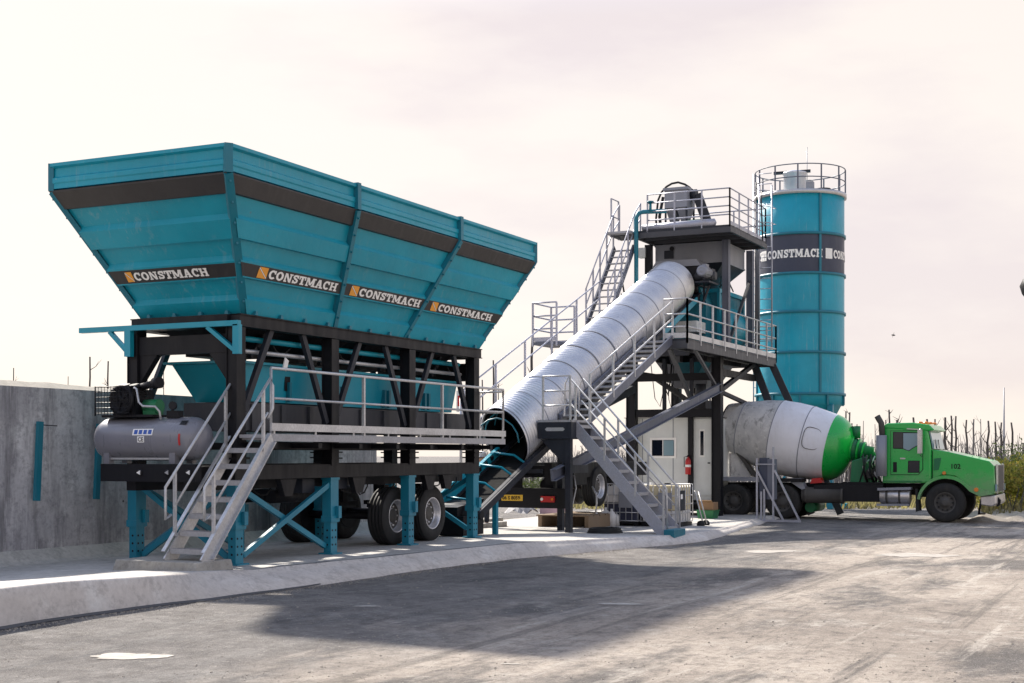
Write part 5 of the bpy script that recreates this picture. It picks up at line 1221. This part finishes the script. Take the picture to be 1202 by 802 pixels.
# hatch outline on the drum flank
m = MB(); tc, rc = tt(962, 517), 41*sc
a_ref = V((-1, 0, 0)); a_ref = (a_ref-dax*a_ref.dot(dax)).normalized(); b_ref = dax.cross(a_ref); b_ref = b_ref if b_ref.z > 0 else -b_ref
ring_ = []
for k in range(28):
    a = 2*PI*k/28; X_ = .25*math.copysign(abs(math.cos(a))**.6, math.cos(a)); Y_ = .33*math.copysign(abs(math.sin(a))**.6, math.sin(a))
    ph = .18+Y_/rc; rl = rc-(X_)*.22; ring_.append(d0+dax*(tc+X_)+(a_ref*math.cos(ph)+b_ref*math.sin(ph))*(rl+.006))
m.pipe(ring_+[ring_[0]], .010, 5)
m.build('hatch', 'rim_dk', drum)
# pedestal, gearbox, hoses
side('pedestal', [(994, 541), (1010, 536), (1014, 548), (1020, 569), (992, 569)], UC-.55, UC+.55, 'green_dk', K2, .03)
g0 = DP(1003, 528); g1 = DP(1022, 531)
m = MB(); m.lathe(g0, g1-g0, [(-.12, 0), (-.12, .34), (.05, .34), (.1, .26), (.3, .25), (.34, .18), (.55, .17), (.58, 0)], 26); m.build('drum_gearbox', 'green_dk', K2)
m = MB(); a = DP(1005, 505); m.cyl(a-V((0, 0, .25)), a+V((0, 0, .12)), .13, 14); m.build('hydraulic_motor', 'green_dk', K2); m = MB(); m.cyl(DP(1018, 527), DP(1026, 540), .14, 14); m.build('hydraulic_motor', 'green_dk', K2)
r = random.Random(5)
for k in range(9):
    px = 1010+k*2.4; m = MB(); a = DP(px, 533+r.random()*6); b = DP(px+r.uniform(-3, 6), 566); mid_ = (a+b)/2+V((r.uniform(-.4, .1), -.12*r.random()-.05, 0)); m.pipe([a+V((r.uniform(-.4, .3), 0, 0)), mid_, b+V((r.uniform(-.4, .3), 0, 0))], .026, 6); m.build('hydraulic_hose', 'rubber' if k % 3 else 'galv', K2)
for k in range(12):
    px = 1008+k*1.9; m = MB(); a = TP(px, 533+(k*5) % 8); b = TP(px+((k*7) % 9)-3, 567); c_ = TP(px+4-(k % 4)*3, 548+(k % 3)*4); u_ = TRU+.35+.06*(k % 5)
    m.pipe([(u_+.25, *a), (u_, *lerp((*a, 0), (*c_, 0), .6)[:2]), (u_-.05, *c_), (u_+.1, *b)], .022+.006*(k % 3), 7); m.build('hydraulic_hose', ('rubber', 'black', 'rim_dk', 'galv')[k % 4], K2)
for k, px in enumerate((1000, 1007, 1013)):
    a = DP(px, 527+k*1.6); m = MB(); m.lathe(a, g1-g0, [(0, .2), (0, .40-.05*k), (.05, .40-.05*k), (.05, .2)], 26); m.build('gear_flange', 'green', K2)
side('valve_block', [(1012, 552), (1022, 551), (1023, 561), (1013, 562)], TRU+.5, TRU+.9, 'rim_dk', K2)
side('air_tank', [(1003, 572), (1026, 572), (1028, 577), (1026, 584), (1004, 584)], TRU+.2, TRU+.6, 'black', K2)
side('deck', [(985, 566), (1034, 567), (1034, 571), (985, 570)], TRU+.4, UF-.4, 'black', K2)

# ================================================================== SMALL THINGS IN THE YARD
def ibc(loc, label, low, high, lh, plate):
    x, y, z = loc; o = thing('liquid_tank', loc, label, 'plastic tank', 'caged plastic tanks by the stairs')
    m = MB(); m.box(x-.55, x+.55, y-.46, y+.46, z+.15, z+lh); bt = m.build('bottle', low, o, .04)
    m = MB(); m.box(x-.55, x+.55, y-.46, y+.46, z+lh+.002, z+1.08); m.build('bottle_top', high, o, .04)
    m = MB(); m.cyl((x, y, z+1.08), (x, y, z+1.13), .1, 16); m.build('lid', 'black', o)
    m = MB(); R_ = .012
    for h in (.17, .38, .6, .82, 1.1): m.pipe([(x-.58, y-.49, z+h), (x+.58, y-.49, z+h), (x+.58, y+.49, z+h), (x-.58, y+.49, z+h), (x-.58, y-.49, z+h)], R_, 6)
    for k in range(7):
        for yy in (y-.49, y+.49): u = x-.58+k*1.16/6; m.pipe([(u, yy, z+.15), (u, yy, z+1.1)], R_, 6)
    for k in range(1, 6):
        for xx in (x-.58, x+.58): v = y-.49+k*.98/6; m.pipe([(xx, v, z+.15), (xx, v, z+1.1)], R_, 6)
    m.build('cage', 'galv', o)
    m = MB()
    for v in (y-.42, y, y+.42): m.box(x-.56, x+.56, v-.06, v+.06, z, z+.1)
    m.box(x-.57, x+.57, y-.48, y+.48, z+.1, z+.14); m.build('pallet', 'black', o)
    if plate == 'dark':
        m = MB(); m.box(x-.612, x-.6, y-.3, y-.02, z+.5, z+.92) if False else m.box(x-.5, x-.1, y-.515, y-.505, z+.45, z+.95); p_ = m.build('info_plate', 'steel', o)
        m = MB(); m.box(x-.44, x-.3, y-.523, y-.516, z+.74, z+.86); m.build('label', 'letter', p_)
    m = MB(); m.box(x-.615, x-.6, y-.34, y+.02, z+.5, z+.9); m.build('info_plate', 'panelgrey', o)
    return o
ibc((16.5, .06, -.17), 'caged plastic tank behind the grey stairs, half full of dark liquid', 'bluedk', 'jug', .62, None)
ibc((16.55, -.98, -.18), 'cream caged plastic tank with dark info plate, nearest the cabin door', 'jug', 'cream', .45, 'dark')
# sack barrow handle leaning on the tank
o = thing('hand_cart', (16.8, -1.78, -.2), 'thin steel hand cart leaning beside the cream caged tank', 'hand cart')
m = MB(); m.pipe([(16.9, -1.83, -.1), (16.9, -1.60, .75), (17.2, -1.60, .75), (17.2, -1.83, -.1)], .018, 6); m.box(16.88, 17.22, -2.08, -1.83, -.2, -.18); m.build('frame', 'galv', o)
for u in (16.85, 17.25): m = MB(); m.lathe((u, -1.78, -.1), (1, 0, 0), [(-.03, 0), (-.03, .1), (.03, .1), (.03, 0)], 16); m.build('wheel', 'rubber', o)
p = at('z', -.22, 831, 612)
o = tag(None or (lambda m: (m.hexa([(p.x-.22, p.y-.2, -.22), (p.x+.22, p.y-.2, -.22), (p.x+.22, p.y+.2, -.22), (p.x-.22, p.y+.2, -.22)], [(p.x-.27, p.y-.25, .08), (p.x+.27, p.y-.25, .08), (p.x+.27, p.y+.25, .08), (p.x-.27, p.y+.25, .08)]), m.box(p.x-.29, p.x+.29, p.y-.27, p.y+.27, .081, .10), m.build('plastic_tub', 'tub'))[-1])(MB()), 'green plastic tub standing below the white cabin door', 'tub')
tag((lambda m: (m.box(p.x-.2, p.x+.25, p.y-.22, p.y+.2, .101, .32), m.prism([(p.x-.2, .321), (p.x-.32, .38), (p.x-.3, .39), (p.x-.18, .33)], 'v', p.y-.2, p.y+.18), m.build('cardboard_box', 'card'))[-1])(MB()), 'brown cardboard box sitting on the green tub', 'box')
# loading guard stand in front of the truck wheels
gp = at('z', -.25, 900, 613); gx, gy = gp.x, gp.y
o = thing('column_stand', (gx, gy, -.25), 'grey steel upright cabinet stand with slanting props beside truck wheels', 'stand')
def gv(px): return at('u', gx, px, 600).y
def gzv(py): return at('u', gx, 900, py).z
m = MB(); m.box(gx-.12, gx+.12, gv(902), gv(892.5), gzv(586), gzv(537.5)); m.build('cabinet', 'navy', o)
m = MB(); m.box(gx-.125, gx+.1, gv(911), gv(902.2), gzv(586), gzv(539)); m.build('cabinet_door', 'mid', o)
m = MB()
for px, t_, b_ in ((890.5, 538, 612), (909.5, 525, 612), (895.5, 577, 612), (899, 574, 614)): m.bar((gx-.16, gv(px), gzv(b_)), (gx-.16, gv(px), gzv(t_)), .05)
for (pa, ya, pb, yb) in ((890.5, 552, 922, 611), (911, 552, 941, 611)): m.bar((gx-.16, gv(pa), gzv(ya)), (gx-.2, gv(pb), gzv(yb)), .05)
m.bar((gx-.19, gv(889), gzv(545)), (gx-.19, gv(912), gzv(545)), .03); m.bar((gx-.2, gv(889), -.2), (gx-.2, gv(942), -.2), .06)
m.build('prop_frame', 'galv_b', o)
# litter under the plant
def jug(u, v, z, s, lab, lie=0):
    m = MB(); m.lathe((u, v, z), (1, .2, .1) if lie else (0, 0, 1), [(0, 0), (0, .075*s), (.18*s, .08*s), (.23*s, .05*s), (.25*s, .022*s), (.29*s, .022*s), (.29*s, 0)], 14)
    return tag(m.build('plastic_jug', 'jug'), lab, 'jug', 'white jugs on the ground below the lifted wheel')
for i, (px, py, s, lab) in enumerate([(700, 618, 1.3, 'small white jug left of the others under the wheel'), (711, 617, 1.6, 'broad white jug in the middle below the wheel'), (718, 617.5, 1.5, 'slim white jug next to the broad one below the wheel'), (724, 617, 1.2, 'white jug nearest the caged tank below the wheel')]):
    q = at('z', -.13, px, py); jug(q.x, q.y, -.13, s, lab)
q = at('z', -.13, 684, 612); jug(q.x, q.y, -.05, 1.6, 'white jug lying on its side near the stair leg', 1)
q = at('z', -.13, 710, 629)
m = MB()
for k in range(4): m.pipe([(q.x+(.5-.03*k)*math.cos(a*.35), q.y+(.38-.02*k)*math.sin(a*.35), -.10+.04*k) for a in range(19)], .03, 6)
tag(m.build('hose_coil', 'rubber'), 'coil of black hose on the ground at the stair foot', 'hose')
o = thing('pallet', (15.3, .9, -.15), 'low timber pallet on the ground under the lifted wheels', 'pallet')
m = MB()
for k in range(6): m.box(14.2+k*.38, 14.5+k*.38, .2, 1.6, .16, .19)
m.build('deck_boards', 'wood', o)
for v in (.25, .9, 1.5): m = MB(); m.box(14.2, 16.4, v-.05, v+.05, -.15, .158); m.build('bearer', 'wood', o)
q = at('z', -.10, 650, 603); m = MB(); m.box(q.x-.25, q.x+.35, q.y-.45, q.y+.35, -.10, .08); tag(m.build('foam_board', 'pink', bevel=.01), 'stack of pale pink board lying behind the bumper beam', 'board')
m = MB(); q = at('z', -.10, 612, 603); r = random.Random(9); pts = {}
for i in range(9):
    for j in range(7): pts[i, j] = m.bm.verts.new((q.x+.14*(i-4), q.y+.13*(j-3), -.10+.30*max(0, 1-((i-4)/4.6)**2-((j-3)/3.6)**2)+.07*r.random()))
for i in range(8):
    for j in range(6): m.bm.faces.new((pts[i, j], pts[i+1, j], pts[i+1, j+1], pts[i, j+1]))
tag(m.build('crumpled_sheet', 'tarp'), 'crumpled grey sheet on the ground behind the bumper beam', 'sheet')
q = at('z', -.1, 628, 603); m = MB(); m.bar((q.x, q.y+.25, -.08), (q.x+.1, q.y-.25, .32), .05, .04); tag(m.build('timber_stick', 'wood'), 'pale stick propped between grey sheet and pink boards', 'stick')
# sand pile beside the last leg
m = MB(); q = V((8.5, 1.9, -.02)); r = random.Random(4); n = 24; rings = []
for k, (rr, h) in enumerate(((.75, 0), (.55, .14), (.35, .26), (.15, .34))):
    rings.append([m.bm.verts.new((q.x+rr*math.cos(2*PI*i/n)*r.uniform(.9, 1.1), q.y+rr*math.sin(2*PI*i/n)*r.uniform(.9, 1.1), q.z+h+.02*r.random())) for i in range(n)])
for a, b in zip(rings, rings[1:]):
    for i in range(n): m.bm.faces.new((a[i], a[(i+1) % n], b[(i+1) % n], b[i]))
m.bm.faces.new(rings[-1])
kind(m.build('sand_spill', 'gravel'), 'stuff', 'spilled tan sand below the lower end of the conveyor', 'sand')
q = atY(541, 470, 36); o = thing('notice_board', (q.x, q.y, -.2), 'distant red and white board on a post seen past the teal hopper', 'sign')
m = MB(); m.pipe([(q.x, q.y, -.25), (q.x, q.y, q.z+.4)], .04, 8); m.build('post', 'galv', o)
m = MB(); m.box(q.x-.02, q.x+.02, q.y-.12, q.y+.12, q.z-.3, q.z+.25); m.build('board', 'jug', o)
m = MB(); m.box(q.x-.03, q.x-.022, q.y-.08, q.y+.08, q.z-.15, q.z+.12); m.build('red_panel', 'red', o)
# blue lump on the ground under the truck
q = at('z', -.24, 988, 596); tag((lambda m: (m.box(q.x-.15, q.x+.15, q.y-.2, q.y+.2, -.26, -.08), m.box(q.x-.08, q.x+.08, q.y-.1, q.y+.1, -.08, -.03), m.build('plastic_canister', 'teal', bevel=.02))[-1])(MB()), 'small turquoise canister on the ground under the truck', 'canister')

# ================================================================== PERSON in an orange vest behind the conveyor tail
def person(px, Y, label):
    b = atY(px, 533, Y); base = V((b.x, b.y, -.1)); o = thing('person', base, label, 'person')
    def limb_mesh(name, joints, edges, mat, sub=2):
        me = bpy.data.meshes.new(name); me.from_pydata([base+V(j[:3]) for j in joints], edges, [])
        me.materials.append(M[mat]); ob = bpy.data.objects.new(name, me); COL.objects.link(ob); attach(ob, o)
        md = ob.modifiers.new('skin', 'SKIN'); md.use_smooth_shade = True
        for i, j in enumerate(joints): me.skin_vertices[0].data[i].radius = (j[3], j[4] if len(j) > 4 else j[3])
        me.skin_vertices[0].data[0].use_root = True
        s_ = ob.modifiers.new('sub', 'SUBSURF'); s_.levels = s_.render_levels = sub; return ob
    J = [(0, 0, .95, .15, .13), (0, 0, 1.15, .14, .12), (0, 0, 1.38, .17, .13), (0, 0, 1.50, .06), (0, -.01, 1.58, .055), (-.02, 0, 1.66, .095), (-.02, 0, 1.74, .09),
         (0, .19, 1.42, .06), (.02, .25, 1.15, .045), (-.08, .24, .93, .035), (-.11, .24, .85, .03),
         (0, -.19, 1.42, .06), (.02, -.25, 1.15, .045), (-.08, -.24, .93, .035), (-.11, -.24, .85, .03),
         (0, .10, .90, .09), (0, .11, .50, .065), (0, .12, .10, .045), (-.14, .13, .04, .04),
         (0, -.10, .90, .09), (0, -.11, .50, .065), (0, -.12, .10, .045), (-.14, -.13, .04, .04)]
    E = [(0, 1), (1, 2), (2, 3), (3, 4), (4, 5), (5, 6), (2, 7), (7, 8), (8, 9), (9, 10), (2, 11), (11, 12), (12, 13), (13, 14), (0, 15), (15, 16), (16, 17), (17, 18), (0, 19), (19, 20), (20, 21), (21, 22)]
    limb_mesh('body', J, E, 'skin')
    limb_mesh('vest', [(0, 0, .92, .19, .16), (0, 0, 1.15, .18, .15), (0, 0, 1.38, .20, .155), (0, 0, 1.46, .10, .09)], [(0, 1), (1, 2), (2, 3)], 'vest')
    limb_mesh('trousers', [(0, 0, .92, .16, .14), (0, .10, .86, .10), (0, .11, .50, .08), (0, .12, .12, .065), (0, -.10, .86, .10), (0, -.11, .50, .08), (0, -.12, .12, .065)], [(0, 1), (1, 2), (2, 3), (0, 4), (4, 5), (5, 6)], 'trouser')
    m = MB(); m.lathe(base+V((-.02, 0, 1.72)), (0, 0, 1), [(0, .155), (.0, .125), (.06, .12), (.11, .09), (.135, .04), (.14, 0)], 20); m.build('helmet', 'jug', o)
person(566.3, 33.6, 'worker in orange vest and white helmet standing behind the conveyor tail')

# ================================================================== VEGETATION, MAST, LAMP, BIRD
def dead_tree(px, ytop, Y, w, lab, lean=0., branches=2, pale=False, seed=0):
    r = random.Random(seed*7+1); b = atY(px, HZ, Y); b.z = -.3; t = atY(px+lean, ytop, Y)
    o = thing('dead_tree', b, lab, 'tree', 'bare dead trunks behind the yard')
    m = MB(); n = 7; pts = []; rr = []; side_ = V((CS*.436, -.9, 0)).normalized()
    for k in range(n+1):
        q = k/n; p = lerp(b, t, q)+side_*(r.uniform(-1, 1)*w*.35 if 0 < k < n else 0); pts.append(p); rr.append(w/2*(1.25-.55*q))
    m.pipe(pts, rr, 7); m.build('trunk', 'bark_pale' if pale else 'bark', o)
    for k in range(branches):
        q = r.uniform(.35, .97); p = lerp(b, t, q); d = (side_*r.choice((-1, 1))*r.uniform(.3, 1)+V((r.uniform(-.4, .4), 0, r.uniform(.4, 1.2)))).normalized(); L_ = r.uniform(.25, .9)*(1.6-q)
        m = MB(); m.pipe([p, p+d*L_*.5, p+d*L_+V((0, 0, L_*.25))], [w*.2, w*.14, w*.05], 5); e_ = p+d*L_*.5; m.pipe([e_, e_+V((r.uniform(-.2, .2), r.uniform(-.3, .3), L_*.4))], [w*.12, w*.04], 4); m.build('branch', 'bark_pale' if pale else 'bark', o)
    return o
right = [(993, 483, 0), (997, 484, .5), (1000, 497, 0), (1006, 498, 0), (1013.5, 494, 0), (1027, 498, 0), (1039, 493, .5), (1042, 481, 1.5), (1053, 493, 0), (1072, 490, 0), (1088, 492, 0), (1099, 492, -1.5), (1110, 490, -.5), (1117, 488, -.5), (1122, 488.5, 0), (1134.5, 493, 0), (1143, 492, 0), (1151, 492, 0), (1160, 494, 0), (1169, 495, -1), (1175.5, 496, 0), (1191, 496, -4), (1201, 520, 0)]
wid = [3, 3, 3, 2, 1.4, 1.4, 2, 3.2, 4.2, 4, 4, 3, 4.4, 3.4, 3.4, 3.2, 3, 1.6, 3.6, 3.2, 3.2, 3.4, 3.2]
RL = {0: 'dead trunk just right of the silo, left one of a close pair', 1: 'dead trunk just right of the silo, right one of a close pair', 2: 'dead trunk touching the edge of the green drum end', 3: 'dead trunk between green drum end and hydraulic gear',
      4: 'very thin dead trunk above the green hydraulic gear', 5: 'very thin dead trunk just left of the truck exhaust', 6: 'short dead trunk top beside the exhaust stack tip', 7: 'tall leaning dead trunk rising behind the truck cab roof',
      8: 'stout dead stump top above the rear of the cab roof', 9: 'dead trunk top behind the amber roof lights', 10: 'dead trunk top at the front edge of the cab roof', 11: 'leaning dead trunk seen through the truck mirror arm',
      12: 'thick black dead trunk rising above the start of the hood', 13: 'dead trunk, left of a close tall pair above the hood', 14: 'dead trunk, right of a close tall pair above the hood', 15: 'straight dead trunk above the middle of the green hood',
      16: 'grey dead trunk above the hood number', 17: 'pale very thin dead trunk above the front of the hood', 18: 'dark straight dead trunk above the nose of the hood', 19: 'dead trunk directly over the truck grille',
      20: 'dead trunk just right of the grille by the mast', 21: 'leaning dead trunk over the yellow bush right of the mast', 22: 'lowest dead trunk at the right border of the photo'}
for i, (px, y, ln) in enumerate(right):
    Y = 62+((i*37) % 17); dead_tree(px, y, Y, wid[i]*Y/F*.85, RL[i], ln, 2+(i % 3), i in (4, 5, 17, 16), i)
for i, (px, y, w_, lab) in enumerate([(16, 432, 1.6, 'thin dead trunk above the wall at the far left of the photo'), (80, 442, 1.2, 'shortest dead stem above the wall, between two taller ones'), (105.5, 419, 2.6, 'tallest dead trunk above the bare concrete wall'), (127, 424, 2.4, 'forked dead trunk above the wall nearest the bin posts'), (173, 430, 1.3, 'thin dead stem seen between bin post and air pump'), (192, 437, 1.2, 'thin dead stem seen left of the teal weigh hopper'),
        (566, 446, 2.2, 'short dark dead trunk just right of the last bin post'), (579, 423, 2.6, 'tall dead trunk right of the bins behind the railing'), (585, 451, 1.4, 'thin short dead trunk beside the tall one behind the railing'), (625, 396, 4, 'thick dead trunk rising behind the conveyor handrail')]):
    Y = 58+((i*13) % 11); dead_tree(px, y, Y, w_*Y/F, lab, 0, 3 if i in (3, 4) else 1, False, 60+i)
# grey thicket of twigs far behind the truck
m = MB(); r = random.Random(21)
for i in range(900):
    px = r.uniform(560, 1330); Y = r.uniform(66, 92)
    if px < 985: top = r.uniform(522, 540)
    else: top = r.choice((r.uniform(522, 545), r.uniform(516, 540), r.uniform(508, 530)))
    b = atY(px, HZ, Y); b.z = -.3; t = atY(px+r.uniform(-5, 5), top, Y); w_ = r.uniform(.02, .06)
    mid_ = (b+t)/2+V((r.uniform(-.15, .15), r.uniform(-.2, .2), 0)); m.pipe([b, mid_, t], [w_, w_*.7, w_*.25], 3, False)
    for k in range(2):
        q = lerp(b, t, r.uniform(.3, .85)); m.pipe([q, q+V((r.uniform(-.4, .4), r.uniform(-.7, .7), r.uniform(.3, .9)))], [w_*.45, w_*.15], 3, False)
kind(m.build('thicket', 'twig'), 'stuff', 'grey thicket of bare saplings behind the truck', 'thicket')
def leafy(name, c, rx, ry, h, n, mat, size, label, cat, group=None, seed=0):
    r = random.Random(seed); o = thing(name, c, label, cat, group); c = V(c)
    m = MB()
    cl = [(c+V((r.uniform(-.8, .8)*rx, r.uniform(-.8, .8)*ry, h*r.uniform(.25, .85))), r.uniform(.25, .5)*h) for _ in range(11)]
    for i in range(n):
        p0, rr = r.choice(cl); d = V((r.gauss(0, 1), r.gauss(0, 1), r.gauss(0, .9))).normalized()*rr*(r.random()**.4); p = p0+d
        if p.z < c.z: p.z = c.z+r.random()*.3
        a = V((r.gauss(0, 1), r.gauss(0, 1), r.gauss(0, 1))).normalized(); b_ = a.orthogonal().normalized()*size*.5*r.uniform(.6, 1.2); a = a*size*r.uniform(.6, 1.4)
        m.face([p-a, p+b_, p+a, p-b_])
    m.build('foliage', mat, o)
    m = MB()
    for k in range(8):
        q = c+V((r.uniform(-.5, .5)*rx, r.uniform(-.5, .5)*ry, 0)); m.pipe([q, q+V((r.uniform(-.3, .3), r.uniform(-.3, .3), h*.55)), q+V((r.uniform(-.5, .5), r.uniform(-.5, .5), h*r.uniform(.8, 1.05)))], [.02, .014, .005], 4)
    m.build('stems', 'twig', o); return o
for i, (px, Y, rx, h, lab, mt) in enumerate([(1186, 44, 1.0, 1.55, 'yellow-green bush at the road edge right of the truck bumper', 'leaf_y'), (1205, 45, 1.0, 1.75, 'largest yellow-green bush cut by the right border of the photo', 'leaf_y'), (1174, 47, .7, 1.2, 'small yellow bush directly behind the truck bumper', 'leaf_y'), (1197, 52, .8, 2.2, 'dark green shrub behind the yellow-green bushes', 'leaf_g'), (1225, 49, 1.2, 1.9, 'yellow bush just beyond the right border of the photo', 'leaf_y')]):
    b = atY(px, HZ, Y); b.z = -.27; leafy('bush', b, rx, rx, h, 2800, mt, .07, lab, 'bush', 'bushes right of the truck', i)
b = atY(632, HZ, 56); b.z = -.27; leafy('bush', b, 1.0, 1.0, 1.25, 1600, 'leaf_g', .07, 'green bush seen through the conveyor frame above the bumper beam', 'bush', None, 31)
# weeds along the back of the yard
m = MB(); r = random.Random(77)
for i in range(9000):
    px = r.uniform(600, 1300); Y = r.uniform(49, 64) if px < 1150 else r.uniform(42, 60)
    b = atY(px, HZ, Y); b.z = -.28; hh = r.uniform(.15, .55)*(1 if px < 1150 else 1.2); d = V((r.uniform(-.2, .2), r.uniform(-.2, .2), hh)); s_ = V((r.uniform(-.03, .03), r.uniform(-.05, .05), 0))
    m.face([b-s_, b+s_, b+d])
kind(m.build('dry_weeds', 'straw'), 'stuff', 'dry straw-coloured weeds along the back of the yard', 'weeds')
m = MB(); r = random.Random(78)
for i in range(26):
    px = 1150+i*5; Y = 41.5+r.uniform(-1, 2); b = atY(px, HZ, Y); n = 10; c0 = V((b.x, b.y, -.28))
    for k in range(3):
        ring0 = [m.bm.verts.new(c0+V((r.uniform(.4, .7)*math.cos(2*PI*j/n), r.uniform(.4, .8)*math.sin(2*PI*j/n), 0))) for j in range(n)]; tp = m.bm.verts.new(c0+V((r.uniform(-.2, .2), r.uniform(-.2, .2), r.uniform(.1, .25))))
        for j in range(n): m.bm.faces.new((ring0[j], ring0[(j+1) % n], tp))
kind(m.build('dirt_bank', 'gravel'), 'structure')
b = atY(1178.5, HZ, 80); t = atY(1178.5, 455, 80); o = thing('antenna_mast', (b.x, b.y, -.3), 'slim tall grey mast rising above the dead trunks at right', 'mast')
m = MB(); m.pipe([(b.x, b.y, -.3), (b.x, b.y, 2.5), t], [.07, .06, .03], 8); m.build('pole', 'panelgrey', o)
# lamp at the right border: only the edge of its dark head is in view
c_ = atY(1221.5, 338, 30); o = thing('yard_lamp', (c_.x, c_.y, -.3), 'black rounded lamp head cut off by the right border, high up', 'lamp')
m = MB(); m.lathe(c_, (0, 0, 1), [(-.44, 0), (-.42, .10), (-.30, .25), (-.12, .38), (.05, .43), (.2, .36), (.34, .2), (.40, .08), (.42, 0)], 28); m.build('lamp_head', 'black', o)
m = MB(); m.cyl((c_.x, c_.y, -.3), (c_.x, c_.y, c_.z-.4), .06, 12); m.build('pole', 'steel', o)
c_ = atY(1048.5, 393.5, 60); o = thing('bird', c_, 'tiny dark bird flying in the sky right of the silo', 'bird')
m = MB(); m.lathe(c_, (.4, -.9, -.1), [(-.09, 0), (-.06, .02), (0, .035), (.05, .028), (.08, .012), (.1, 0)], 10); m.build('body', 'black', o)
for s_ in (-1, 1): m = MB(); m.hexa([c_+V((.03, 0, 0)), c_+V((-.03, 0, 0)), c_+V((-.02, -.05*s_, .12*s_)), c_+V((.0, -.05*s_, .12*s_))], [c_+V((.03, 0, .006)), c_+V((-.03, 0, .006)), c_+V((-.02, -.05*s_, .12*s_+.005)), c_+V((.0, -.05*s_, .12*s_+.005))]); m.build('wing', 'black', o)

# ================================================================== LIGHT, SKY, CAMERA
ELEV = 38.5; SDIR = V((.49, .87, 0)).normalized()
sun_dir = SDIR*math.cos(math.radians(ELEV))+V((0, 0, math.sin(math.radians(ELEV))))
L = bpy.data.lights.new('sun', 'SUN'); L.energy = 4.1; L.angle = math.radians(2.2); L.color = (1, .93, .83)
lo = bpy.data.objects.new('sun', L); COL.objects.link(lo); lo.rotation_euler = (-sun_dir).to_track_quat('-Z', 'Y').to_euler(); lo.location = (0, 0, 30)
w = bpy.data.worlds.new('World'); S.world = w; w.use_nodes = True; nt = w.node_tree; nt.nodes.clear()
sky = N(nt, 'ShaderNodeTexSky', sky_type='NISHITA'); sky.sun_disc = False; sky.sun_elevation = math.radians(ELEV); sky.sun_rotation = math.atan2(SDIR.x, SDIR.y)
sky.dust_density = 1.0; sky.air_density = 1.0; sky.ozone_density = 1.0
tc = N(nt, 'ShaderNodeTexCoord')
n1 = noise(nt, tc.outputs['Generated'], 2.0, 7, .52, (1, 1, 3.4)); n2 = noise(nt, tc.outputs['Generated'], 5.5, 6, .6, (1, 1, 3.2))
CL = 3.06   # cloud radiance before the background strength
cl = mix(nt, ramp(nt, n1, [(.46, 0), (.60, 1)]), (1.02*CL, .915*CL, .83*CL), (.875*CL, .765*CL, .745*CL))
cl = mix(nt, ramp(nt, n2, [(.5, 0), (.75, .45)]), cl, (1.03*CL, .935*CL, .865*CL))
sx_ = N(nt, 'ShaderNodeSeparateXYZ'); nt.links.new(tc.outputs['Generated'], sx_.inputs[0])
col = mix(nt, ramp(nt, sx_.outputs['Z'], [(.30, .95), (.60, .22)]), sky.outputs[0], cl)
bg = N(nt, 'ShaderNodeBackground'); bg.inputs['Strength'].default_value = .15; nt.links.new(col, bg.inputs[0])
ou = N(nt, 'ShaderNodeOutputWorld'); nt.links.new(bg.outputs[0], ou.inputs[0])
cd = bpy.data.cameras.new('camera'); co = bpy.data.objects.new('camera', cd); COL.objects.link(co); S.camera = co
co.location = CAM; co.rotation_euler = (PI/2, 0, math.atan2(-CS, SN)); cd.sensor_width = 36; cd.sensor_fit = 'HORIZONTAL'; cd.lens = 36*F/1202.
cd.shift_y = (HZ-401.)/1202.; cd.clip_end = 3000; cd.clip_start = .1
S.view_settings.view_transform = 'Standard'; S.view_settings.look = 'None'; S.view_settings.exposure = 1.12; S.view_settings.gamma = 1
